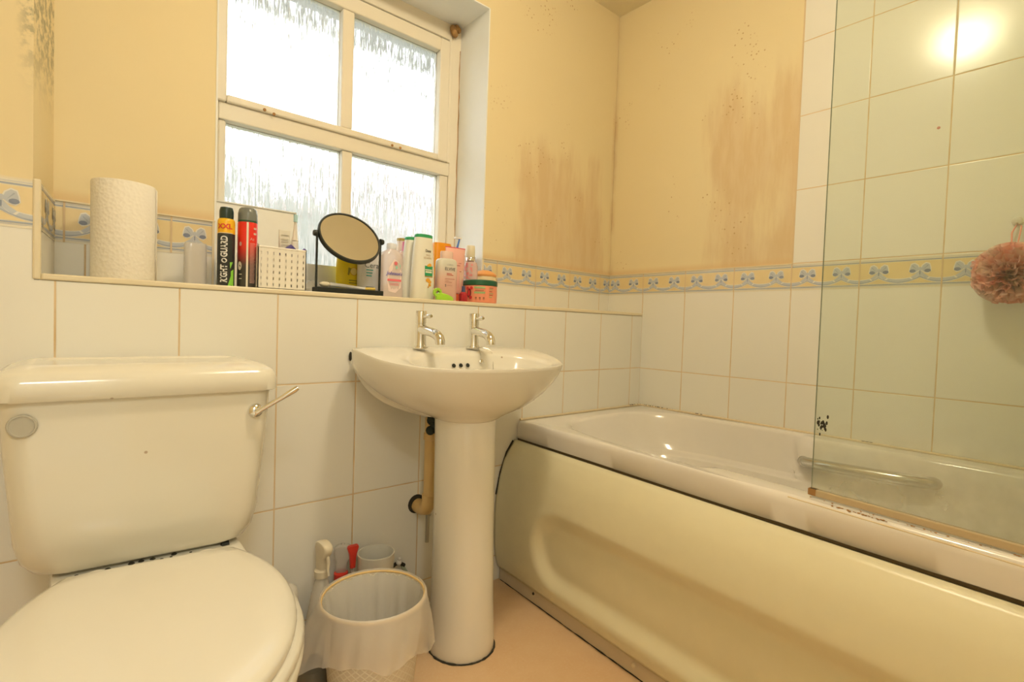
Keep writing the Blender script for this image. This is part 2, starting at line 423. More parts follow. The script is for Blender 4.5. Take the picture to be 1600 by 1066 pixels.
# ------------------------------------------------------------------ patterned border tiles
MB_ = dict(yel=simple('border_yellow_print', (.86, .71, .40), .25, .05), cream=simple('border_cream_glaze', (.86, .81, .66), .2),
           blue=simple('border_blue_grey_print', (.40, .45, .52), .3), halo=simple('border_white_print', (.85, .83, .76), .3),
           loop=simple('border_pale_blue_print', (.56, .60, .65), .3), dark=simple('border_dark_blue_print', (.24, .28, .38), .3))
BORD = [MB_['cream'], MB_['yel'], MB_['blue'], MB_['halo'], MB_['loop'], MB_['dark'], M['grout']]
def border(name, mapf, u0, u1, g0, pitch, flip=1):
    """strip of border tiles between u0 and u1, grout lines at g0 + k*pitch, two bows to a tile"""
    mb = MB(); H = BZ1 - BZ0
    def R(a, b, c, d, mi, l): put_rect(mb, mapf, a, b, c, d, mi, l, 1)
    R(u0, 0, u1, H, 0, .0006); R(u0, .012, u1, H - .012, 1, .0008)
    for z in (.0075, H - .0105): R(u0, z, u1, z + .0030, 2, .0010)
    for z in (.0055, H - .0045): R(u0, z - .0005, u1, z + .0005, 4, .0010)
    k = math.floor((u0 - g0) / pitch) - 1
    def clipadd(pts, mi, l):
        # Sutherland-Hodgman against u0/u1
        for lim, sg in ((u0, 1), (u1, -1)):
            out = []
            for i in range(len(pts)):
                a, b = pts[i - 1], pts[i]
                ia, ib = (a[0] - lim) * sg >= 0, (b[0] - lim) * sg >= 0
                if ia != ib:
                    t = (lim - a[0]) / (b[0] - a[0]); out.append((lim, a[1] + (b[1] - a[1]) * t))
                if ib: out.append(b)
            pts = out
            if len(pts) < 3: return
        mb.add([mapf(u, v, l) for u, v in pts], [list(range(len(pts)))], mi)
    while g0 + k * pitch < u1 + pitch:
        g = g0 + k * pitch
        if u0 < g < u1: clipadd([(g - .0018, 0), (g + .0018, 0), (g + .0018, H), (g - .0018, H)], 6, .0022)
        for q in (.25, .75):
            c = g + q * pitch; zc = .048
            # swag between bows (drawn as quads)
            n = 10; w = pitch / 2
            for i in range(n):
                a, b = i / n, (i + 1) / n
                f = lambda x: .0275 - .0135 * 4 * x * (1 - x) + .004
                t = lambda x: .0052 - .0015 * abs(2 * x - 1)
                A, B = c + a * w, c + b * w
                for th, mi, l in ((1.35, 3, .0010), (1.0, 4, .0012)):
                    clipadd([(A, f(a) - t(a) * th), (B, f(b) - t(b) * th), (B, f(b) + t(b) * th), (A, f(a) + t(a) * th)], mi, l)
                clipadd([(A, f(a) - t(a)), (B, f(b) - t(b)), (B, f(b) - t(b) * .45), (A, f(a) - t(a) * .45)], 2, .0014)
            for sgn in (-1, 1):
                tail = [(0, -.001), (sgn * .010, -.012), (sgn * .020, -.020), (sgn * .014, -.026), (sgn * .004, -.017), (0, -.010)]
                clipadd([(c + x * 1.15, zc + z * 1.1) for x, z in tail], 3, .0013)
                clipadd([(c + x, zc + z) for x, z in tail], 4, .0015)
                for (sc, mi, l) in ((1.22, 3, .0013), (1.0, 4, .0016)):
                    clipadd([(c + sgn * .0135 + p[0], zc + .003 + p[1]) for p in
                             [(x * sc, y * sc) for x, y in [(-sgn * .012, -.003), (-sgn * .008, .008), (-sgn * .001, .0135), (sgn * .006, .011), (sgn * .0085, .002), (sgn * .0095, -.006), (sgn * .004, -.0115), (-sgn * .004, -.0095)]]], mi, l)
                clipadd([(c + sgn * .0165 + p[0] * .0072, zc - .0035 + p[1] * .0048) for p in disc_pts(0, 0, 1, 1, 10)], 5, .0019)
                clipadd([(c + sgn * .0075, zc), (c + sgn * .0085, zc + .0005), (c + sgn * .018, zc + .010), (c + sgn * .016, zc + .0115)], 2, .0019)
            clipadd([(c + p[0], zc + .002 + p[1]) for p in disc_pts(0, 0, .0045, .0050, 10)], 4, .0020)
            clipadd([(c - .001, zc - .004), (c + .001, zc - .004), (c + .001, zc - .014), (c - .001, zc - .014)], 5, .0020)
        k += 1
    return struct(mb.build(name, BORD, smooth=0, recalc=False))
border('trim_4', lambda u, v, l: (u, YB - l, BZ0 + v), JR + .002, XR, 1.138, .187)
border('trim_5', lambda u, v, l: (u, YB - l, BZ0 + v), -.033, JL, -.018, .187)
border('trim_6', lambda u, v, l: (XR - l, YB - u, BZ0 + v), 0, YB - YN, YB - 1.251, .1895)
border('trim_7', lambda u, v, l: (u, YF - l, BZ0 + v), XL, -.0575, -.1455, .1915)
_d = Vector((.0145, YB - YF - .002)).length
border('trim_8', lambda u, v, l: (-.0475 + .0145 * u / _d + l, YF + .002 + (YB - YF - .002) * u / _d, BZ0 + v), 0, _d, .02, .187)
# thin caps on top of border / right-angle edge strips
struct(MB().box((JR + .002, YB - .004, BZ1), (XR, YB, BZ1 + .003)).box((-.033, YB - .004, BZ1), (JL, YB, BZ1 + .003)).box((XR - .003, .682, BZ1), (XR + .003, YB, BZ1 + .003))
       .box((XL, YF - .001, BZ1), (-.0575, YF + .006, BZ1 + .003)).build('trim_9', M['trim'], smooth=0))
struct(MB().box((JR + .001, YB - .003, ZL), (JR + .006, YB + .001, BZ1)).box((JL - .006, YB - .003, ZL), (JL - .001, YB + .001, BZ1)).build('trim_10', M['trim'], smooth=0))

# ================================================================== WINDOW
def window():
    w = thing('window_1', 'old cream-painted window frame with four obscured glass panes', 'window', (.66, YW, ZL))
    del w['category']; del w['label']; w['kind'] = 'structure'
    f = MB()
    # outer frame
    f.box((JL, YW, ZL), (JL + .035, YW + .06, ZH)).box((1.033, YW, ZL), (JR, YW + .06, ZH)).box((JL + .035, YW, 1.835), (1.033, YW + .06, ZH))
    f.box((JL + .035, YW, ZL), (1.033, YW + .06, .925)).box((JL + .035, YW, 1.352), (1.033, YW + .06, 1.398))
    f.box((1.020, YW - .006, 1.398), (1.033, YW + .02, 1.835))
    f.build('window_frame', M['winpaint'], w, smooth=0, bevel=.003)
    s = MB()    # lower fixed light
    s.box((JL + .035, YW + .006, .925), (.312, YW + .05, 1.352)).box((.998, YW + .006, .925), (1.033, YW + .05, 1.352)).box((.638, YW + .006, .925), (.672, YW + .05, 1.352))
    s.box((.312, YW + .006, .925), (.998, YW + .05, .945))
    s.build('lower_light', M['winpaint'], w, smooth=0, bevel=.004)
    s = MB()    # upper opening sash stands a little proud
    y0, y1 = YW - .010, YW + .036
    s.box((JL + .02, y0, 1.398), (.310, y1, 1.825)).box((.979, y0, 1.398), (1.019, y1, 1.825)).box((.310, y0, 1.398), (.979, y1, 1.418)).box((.310, y0, 1.780), (.979, y1, 1.825))
    s.box((.626, y0 + .003, 1.418), (.664, y1, 1.780))
    s.build('top_sash', M['winpaint'], w, smooth=0, bevel=.004)
    for n, (a, b, c, d) in enumerate([(.312, .638, .945, 1.352), (.672, .998, .945, 1.352), (.310, .626, 1.418, 1.780), (.664, .979, 1.418, 1.780)]):
        g = MB(); yg = YW + (.030 if n < 2 else .018)
        g.box((a - .003, yg, c - .003), (b + .003, yg + .004, d + .003)); g.build('glass_pane', M['rain'], w, smooth=0)
        # dark putty line round the pane
        p = MB(); t = .0016
        for (x0, z0, x1, z1) in ((a, c, a + t, d), (b - t, c, b, d), (a, c, b, c + t), (a, d - t, b, d)): p.box((x0, yg - .0012, z0), (x1, yg, z1))
        p.build('putty_line', M['dullmetal'], w, smooth=0)
    # catch marks, worn vent slot, expanding foam
    m = MB()
    for x, z in ((.405, 1.403), (.43, 1.398), (.80, 1.402), (.83, 1.401)): m.lathe([(.0001, 0), (.0045, .001), (.004, .003), (.0001, .0035)], (0, 0, 0), 10).xform(Matrix.Translation((x, y0, z)) @ Matrix.Rotation(PI / 2, 4, 'X'), len(m.v) - 40)
    m.build('screw_hole', M['rust'], w)
    v = MB().box((.60, YW - .002, 1.862), (.75, YW + .001, 1.868)); v.build('vent_slot', M['mould'], w, smooth=0)
    c = MB(); pts = [(1.066 + random.uniform(-.0012, .0012), YW - .001, .92 + i * .033) for i in range(28)]
    c.tube(pts, [random.uniform(.0006, .0018) for _ in pts], 6); c.build('crack_line', M['rust'], w)
    b = MB()
    for _ in range(9): b.sphere((1.036 + random.uniform(-.012, .014), YW - .012 + random.uniform(-.006, .006), 1.868 + random.uniform(-.013, .013)), random.uniform(.007, .013), 10, 7)
    fo = b.build('expanding_foam', simple('expanding_foam', (.52, .29, .10), .8, .25), w)
window()

# ================================================================== OUTSIDE
def outside():
    brick = NT('neighbour_brick'); P, v = brick.pos()
    bt = brick.new('ShaderNodeTexBrick'); bt.inputs['Scale'].default_value = 4; bt.inputs['Color1'].default_value = (.24, .15, .11, 1); bt.inputs['Color2'].default_value = (.28, .19, .14, 1); bt.inputs['Mortar'].default_value = (.30, .26, .22, 1)
    brick.t.links.new(v, bt.inputs['Vector']); brick.set(col=bt.outputs[0], rough=.9)
    h = thing('neighbour_house', 'pale brick house beyond the obscured lower right pane', 'house', (7, 12, -3))
    MB().box((4.25, 10, -3), (12, 15, 3.5)).build('wall', brick.m, h, smooth=0)
    MB().loft([[(4.0, 9.7, 3.5), (12.3, 9.7, 3.5), (12.3, 15.4, 3.5), (4.0, 15.4, 3.5)], [(4.0, 12.4, 4.6), (12.3, 12.4, 4.6), (12.3, 12.6, 4.6), (4.0, 12.6, 4.6)]]).build('roof', simple('roof_tiles', (.30, .22, .19), .9), h, smooth=0)
    g = thing('neighbour_hedge', 'dark green hedge far beyond the lower left pane', 'hedge', (0, 8.6, -3))
    mb = MB()
    for i in range(19): mb.sphere((-3 + i * .32, 8.6 + random.uniform(-.3, .3), random.uniform(1.9, 2.3)), random.uniform(.7, .95), 10, 7)
    mb.box((-3.5, 8.1, -3), (3.5, 9.1, 2.2)); mb.build('foliage', simple('hedge_green', (.19, .19, .15), .9, .2), g)
    struct(MB().box((-30, 2.2, -3.1), (30, 40, -3)).build('ground', simple('ground_grass', (.16, .18, .12), .95), smooth=0))
    # the house's own eaves over the window
    struct(MB().box((-2, YW + .07, 1.955), (3.6, YW + .40, 1.99)).box((-2, YW + .38, 1.90), (3.6, YW + .41, 2.05)).build('eaves', simple('grey_soffit', (.50, .52, .54), .7), smooth=0))
outside()

# ================================================================== CEILING LIGHT (seen only mirrored in the tiles)
def lamp():
    cx, cy = .66, .461
    t = thing('ceiling_light', 'round opal glass ceiling light mirrored in the shiny tiles', 'lamp', (cx, cy, ZC))
    MB().lathe([(.001, 0), (.062, 0), (.066, -.008), (.06, -.018), (.001, -.018)], (cx, cy, ZC)).build('ceiling_rose', M['white'], t)
    op = NT('opal_glass'); op.set(col=(.9, .8, .6), rough=.3, emit=LAMP_GLOW, ecol=(1.0, .85, .62))
    MB().lathe([(.055, -.018), (.082, -.030), (.095, -.055), (.088, -.080), (.060, -.100), (.03, -.108), (.001, -.110)], (cx, cy, ZC), 40).build('shade', op.m, t)
    L2 = bpy.data.lights.new('added_fill_light', 'AREA'); L2.energy = ADDED_FILL_POWER; L2.color = (1.0, .98, .88); L2.shape = 'DISK'; L2.size = .5
    l2 = bpy.data.objects.new('added_fill_light', L2); C.objects.link(l2); l2.location = (-.2, YN - .6, ZC - .03)  # unseen lamp added past the doorway to fill the room from behind
lamp()

# ================================================================== TOILET
def rrect(cx, cy, hx, hy, r, z, n=6, skew=0.0):
    """rounded rectangle ring, counter clockwise"""
    pts = []
    for sx, sy, a0 in ((1, -1, -PI / 2), (1, 1, 0), (-1, 1, PI / 2), (-1, -1, PI)):
        for k in range(n + 1):
            a = a0 + PI / 2 * k / n
            x = cx + sx * (hx - r) + r * math.cos(a); y = cy + sy * (hy - r) + r * math.sin(a)
            pts.append((x, y, z))
    return pts
def toilet():
    t = thing('toilet', 'cream close-coupled toilet with closed lid beside the basin', 'toilet', (.10, 1.0, 0))
    # cistern body: tapers down, rounded bottom, bottom edge slightly askew
    b = MB(); rings = []
    for z, hx, yf, r in ((.388, .128, 1.085, .03), (.390, .142, 1.072, .04), (.398, .156, 1.058, .045), (.418, .167, 1.048, .045), (.455, .1735, 1.043, .04), (.52, .1775, 1.040, .036), (.60, .184, 1.037, .034), (.682, .189, 1.035, .032)):
        ring = rrect(.101, (yf + 1.246) / 2, hx, (1.246 - yf) / 2, r, z)
        k = max(0, (.46 - z) / .06)
        ring = [(x, y + k * max(0, (.14 - x)) * .10 * (1.25 - y) / .2, z_) for x, y, z_ in ring]
        rings.append(ring)
    b.loft(rings); b.build('cistern', M['ceramic'], t, smooth=50)
    l = MB(); rings = []
    cy = (1.024 + 1.247) / 2; hy = (1.247 - 1.024) / 2
    for z, d in ((.680, .003), (.682, 0), (.702, 0), (.711, .002), (.718, .006), (.7225, .011), (.7265, .019), (.7305, .030), (.7330, .040), (.7335, .045), (.7325, .050), (.7305, .055), (.7298, .062), (.7296, .075)):
        rings.append(rrect(.1015, cy + (.25 * d), .199 - d, hy - d * .75, max(.012, .037 - d * .35), z, 12))
    l.loft(rings); l.build('cistern_lid', M['ceramic'], t, smooth=60)
    # lever
    h = MB(); n0 = len(h.v)
    h.lathe([(.0001, 0), (.0125, 0), (.0135, .003), (.0115, .008), (.006, .011), (.0001, .012)], (0, 0, 0), 24)
    h.xform(Matrix.Translation((.258, 1.0375, .643)) @ Matrix.Rotation(PI / 2, 4, 'X'))
    lv = h.build('lever_boss', M['chrome'], t)
    a = MB(); a.tube([(.257, 1.024, .641), (.270, 1.018, .650), (.295, 1.010, .666), (.318, 1.003, .682), (.324, 1.001, .686)], [.0055, .0045, .0045, .0060, .0045], 10)
    a.build('lever', M['chrome'], t)
    p = MB(); p.lathe([(.0001, 0), (.0165, 0), (.0175, .0015), (.0165, .003), (.0145, .0032), (.0140, .0022), (.0001, .0022)], (0, 0, 0), 28)
    p.xform(Matrix.Translation((-.0585, 1.0345, .646)) @ Matrix.Rotation(PI / 2, 4, 'X')); p.build('blanking_plug', simple('grey_plug', (.52, .50, .42), .4), t)
    # mouldy gasket under the cistern
    g = MB(); g.box((.0, 1.10, .374), (.205, 1.20, .392)); 
    for i in range(16): g.sphere((.0 + random.uniform(0, .17), 1.070 + random.uniform(-.006, .008), .384), random.uniform(.003, .006), 8, 5)
    g.build('gasket', M['mould'], t)
    # pan, seat and lid in a frame turned a few degrees
    A = math.radians(-6); ca, sa = math.cos(A), math.sin(A)
    ox, oy = .100, .996
    def loc(x, s): # x across, s forward
        return (ox + x * ca - (-s) * sa, oy + x * sa + (-s) * ca)
    def outline(hw, hb, L, e=0.0, n=56):
        """D outline: back straight half width hb, widest hw, length L; e = grow"""
        pts = []
        m = n // 2
        for k in range(m + 1):
            a = PI * k / m      # 0..pi : right to left via front
            s0 = L * .44; x = (hw + e) * math.cos(a); s = s0 + (L - s0 + e) * math.sin(a) ** 1.0
            pts.append((x, s))
        q = n - m - 1
        # sides back to the hinge edge
        left = [];
        for k in range(1, 9):
            u = k / 8; x = -(hw + e) + ((hw - hb)) * (u ** 2.2); left.append((x, L * .44 * (1 - u) - e * .2 * u))
        pts += left
        pts += [(-x, s) for x, s in reversed(left)]
        return pts
    def ringz(o, z): return [(*loc(x, s), z) for x, s in o]
    lid = MB(); L = .435
    rings = [ringz(outline(.172, .118, L, e), z) for e, z in ((-.004, .396), (0, .398), (.001, .404), (0, .409), (-.004, .4135), (-.012, .4165), (-.03, .4185), (-.06, .4195), (-.10, .420))]
    lid.loft(rings); lid.build('seat_lid', M['seat'], t, smooth=50)
    st = MB(); rings = [ringz(outline(.182, .118, L, e), z) for e, z in ((-.01, .372), (-.002, .374), (.002, .382), (-.001, .391), (-.012, .3955), (-.03, .396))]
    st.loft(rings); st.build('seat', M['seat'], t, smooth=50)
    for sx in (-1, 1):
        hb = MB(); hb.lathe([(.0001, 0), (.016, 0), (.016, .012), (.011, .022), (.0001, .023)], (*loc(sx * .075, -.020), .384), 20); hb.build('hinge', M['seat'], t)
    pn = MB(); rings = []
    for z, kx, L2, back in ((0, .62, .27, .10), (.02, .60, .26, .10), (.10, .55, .25, .08), (.20, .66, .31, .04), (.28, .88, .38, .02), (.34, 1.0, .43, 0), (.366, 1.02, .437, 0), (.373, 1.0, .43, 0)):
        o = outline(.180 * kx, .118 * min(1, kx + .1), L2)
        rings.append([(*loc(x, s + (.02 if z < .25 else 0)), z) for x, s in o])
    pn.loft(rings)
    pn.build('pan', M['ceramic'], t, smooth=55)
    sh = MB(); rings = []
    for z, hx, y0 in ((0, .10, 1.06), (.25, .10, 1.04), (.33, .125, .965), (.378, .138, .965), (.3865, .134, .972)):
        rings.append(rrect(.108, (y0 + 1.235) / 2, hx, (1.235 - y0) / 2, .02, z))
    sh.loft(rings); sh.build('pan_shelf', M['ceramic'], t, smooth=50)
    bl = MB(); bl.lathe([(.0001, 0), (.007, 0), (.007, .012), (.0001, .014)], (0, 0, 0), 14)
    bl.xform(Matrix.Translation((.224, 1.070, .386)) @ Matrix.Rotation(-PI / 2, 4, 'Y')); bl.build('wing_bolt', M['black'], t)
toilet()

# ================================================================== BASIN
BCX = .772
def sm(a, b, x):
    t = max(0, min(1, (x - a) / (b - a))); return t * t * (3 - 2 * t)
def basin():
    t = thing('wash_basin', 'white ceramic wash basin on a pedestal beneath the ledge', 'basin', (BCX, 1.04, 0))
    N = 96; HA = .273
    def outer(k):
        a = 2 * PI * k / N; c, s = math.cos(a), math.sin(a)
        if s < 0: x, y = HA * math.copysign(abs(c) ** .93, c), 1.105 + .245 * -abs(s) ** .96
        else:
            x, y = HA * math.copysign(abs(c) ** .55, c), 1.105 + .143 * abs(s) ** .50
        return BCX + x, y
    def inner(k, g=0):
        a = 2 * PI * k / N; c, s = math.cos(a), math.sin(a)
        ax = .200 + g; by = (.128 + g) if s < 0 else (.100 + g)
        return BCX + ax * math.copysign(abs(c) ** .9, c), 1.012 + by * math.copysign(abs(s) ** .9, s)
    def zr(y): return .720 + .030 * sm(.90, 1.20, y)
    def ped(k, r=.076):
        a = 2 * PI * k / N; return .748 + r * math.cos(a), 1.045 + r * 1.05 * math.sin(a)
    m = MB(); rings = []
    prof = [(0, .583), (.03, .585), (.09, .591), (.18, .598), (.30, .606), (.44, .617), (.58, .631), (.70, .646), (.80, .662), (.88, .678), (.94, .692), (.975, .703), (.995, .712)]
    for u, z in prof:
        ring = []
        for k in range(N):
            px, py = ped(k); qx, qy = outer(k)
            uu = u
            if qy > 1.2: uu = u ** .6
            zz = z if qy < 1.1 else z
            ring.append((px + (qx - px) * uu, py + (qy - py) * uu, zz))
        rings.append(ring)
    for g, dz in ((1.0, -.006), (.997, -.002), (.985, 0.0)):
        ring = []
        for k in range(N):
            qx, qy = outer(k); ix, iy = inner(k)
            ring.append((ix + (qx - ix) * g, iy + (qy - iy) * g, zr(qy) + dz))
        rings.append(ring)
    for g, dz in ((.80, .001), (.45, .0), (.20, -.001)):
        ring = []
        for k in range(N):
            qx, qy = outer(k); ix, iy = inner(k); y = iy + (qy - iy) * g
            ring.append((ix + (qx - ix) * g, y, zr(y) + dz))
        rings.append(ring)
    for sc, dz in ((1.0, -.004), (.97, -.012), (.93, -.030), (.87, -.060), (.76, -.090), (.58, -.110), (.35, -.120), (.10, -.125)):
        ring = []
        for k in range(N):
            ix, iy = inner(k); x = BCX + (ix - BCX) * sc; y = 1.012 + (iy - 1.012) * sc
            ring.append((x, y, zr(iy) * (1 if sc > .9 else 1) + dz - (.02 * (1 - sc) * sm(1.0, 1.1, iy))))
        rings.append(ring)
    m.loft(rings, caps=(True, True)); m.build('bowl', M['ceramic_b'], t, smooth=60)
    # pedestal, open slightly to the back
    p = MB(); rings = []
    for z, r in ((0, .0815), (.004, .083), (.03, .0825), (.12, .079), (.25, .0765), (.40, .0755), (.52, .0755), (.590, .0765)):
        cx = .7555 + (.748 - .7555) * z / .59
        rings.append([(cx + r * math.cos(2 * PI * k / 48), 1.045 + r * 1.02 * math.sin(2 * PI * k / 48), z) for k in range(48)])
    p.loft(rings); p.build('pedestal', M['ceramic_b'], t, smooth=60)
    s = MB(); n = 60
    s.tube([(.7555 + .084 * math.cos(2 * PI * k / n), 1.045 + .086 * math.sin(2 * PI * k / n), .0015) for k in range(n + 1)], [random.uniform(.0012, .0034) for _ in range(n + 1)], 6)
    s.build('sealant_ring', M['mould'], t)
    # overflow holes
    o = MB()
    for dx in (-.022, 0, .022):
        k0 = len(o.v); o.lathe([(.0001, 0), (.0055, 0), (.0055, .0012), (.0001, .0012)], (0, 0, 0), 14)
        o.xform(Matrix.Translation((.768 + dx, 1.1015, .7085)) @ Matrix.Rotation(math.radians(66), 4, 'X'), k0)
    o.build('overflow_hole', M['black'], t)
    # black gap at the wall
    g = MB(); g.sphere((.530, 1.2460, .726), .009, 10, 8, sc=(.5, .4, 1.3)); g.build('wall_gap', M['mould'], t)
    return t
basin()

def tap(x, y, label, z=.7505, yaw=0.0):
    t = thing('tap', label, 'tap', (x, y, z), 'chrome pillar taps on the basin'); t.rotation_euler.z = yaw
    MB().lathe([(.0001, 0), (.0200, 0), (.0205, .002), (.0195, .0055), (.0160, .0065), (.0001, .0065)], (x, y, z), 32).build('flange', M['chrome'], t)
    MB().lathe([(.0160, .0062), (.0145, .012), (.0138, .03), (.0136, .0625), (.0001, .0625)], (x, y, z), 32).build('body', M['chrome'], t)
    hc = MB().lathe([(.0001, .0625), (.0122, .0625), (.0122, .0640), (.0138, .0645), (.0142, .0935), (.0128, .0965), (.0001, .0965)], (x, y, z), 32).build('handle_cap', M['chrome'], t)
    MB().tube([(x, y - .006, z + .082), (x, y - .024, z + .083), (x, y - .046, z + .0835), (x, y - .050, z + .0835)], [.0050, .0050, .0056, .0036], 12).build('lever', M['chrome'], hc)
    pts = []; 
    for q in [(0, .049), (.02, .0475), (.045, .0445), (.066, .041), (.080, .036), (.089, .030), (.093, .022), (.0935, .014)]: pts.append((x, y - q[0], z + q[1]))
    MB().tube(pts, [.0125, .0122, .0118, .0118, .0122, .0124, .0122, .0118], 20).build('spout', M['chrome'], t)
tap(.674, 1.150, 'chrome basin tap nearer the toilet, left of the pair')
tap(.842, 1.150, 'chrome basin tap nearer the bath, beside the plug chain', yaw=math.radians(-7))
def chain():
    t = thing('plug_chain', 'thin chrome plug chain looping from a ring into the basin', 'chain', (.83, 1.10, .70))
    MB().tube([(.840, 1.132, .753), (.852, 1.125, .754), (.866, 1.112, .750), (.872, 1.104, .742), (.870, 1.096, .715), (.866, 1.085, .680)], .0011, 6).build('chain', M['dullmetal'], t)
    MB().tube([(.838, 1.130, .754), (.838, 1.118, .750), (.836, 1.108, .738), (.834, 1.104, .722)], .0010, 6).build('stay', M['dullmetal'], t)
    m = MB(); m.lathe([(.0001, 0), (.0062, 0), (.0066, .002), (.0035, .004), (.0001, .0045)], (0, 0, 0), 16)
    m.xform(Matrix.Translation((.834, 1.100, .717)) @ Matrix.Rotation(math.radians(68), 4, 'X')); m.build('chain_boss', M['chrome'], t)
chain()

def pipes():
    t = thing('waste_pipe', 'yellowed plastic waste pipe behind the pedestal', 'pipe', (.738, 1.22, .30))
    MB().tube([(.738, 1.190, .560), (.738, 1.190, .345)], .0165, 20).build('pipe', M['pipe'], t)
    MB().tube([(.738, 1.190, .350), (.738, 1.192, .325), (.738, 1.204, .308), (.738, 1.226, .302), (.738, 1.249, .302)], .0195, 20).build('elbow', M['pipe'], t)
    m = MB(); m.lathe([(.0175, 0), (.0195, .001), (.0195, .018), (.0175, .019)], (.738, 1.190, .500), 20); m.build('coupling', M['pipe'], t)
    r = MB(); r.lathe([(.0001, 0), (.0265, 0), (.0265, .0008), (.0001, .0008)], (0, 0, 0), 20); r.xform(Matrix.Translation((.734, 1.2498, .307)) @ Matrix.Rotation(PI / 2, 4, 'X')); r.build('wall_hole', M['mould'], t)
    m = MB()
    for i in range(14): m.sphere((.718 + random.uniform(-.012, .014), 1.15 + random.uniform(-.01, .01), .535 + i * .003), random.uniform(.008, .014), 8, 6)
    m.build('trap_nut', simple('mouldy_trap', (.06, .08, .06), .8, .5), t)
    v = thing('stop_valve', 'small metal stop valve low behind the pedestal edge', 'valve', (.750, 1.23, .26))
    MB().tube([(.752, 1.249, .283), (.752, 1.225, .283)], .004, 10).tube([(.757, 1.226, .283), (.757, 1.226, .20)], .0055, 10).build('valve_body', M['dullmetal'], v)
    MB().tube([(.746, 1.218, .290), (.762, 1.218, .279)], .003, 8).build('handle', M['dullmetal'], v)
pipes()

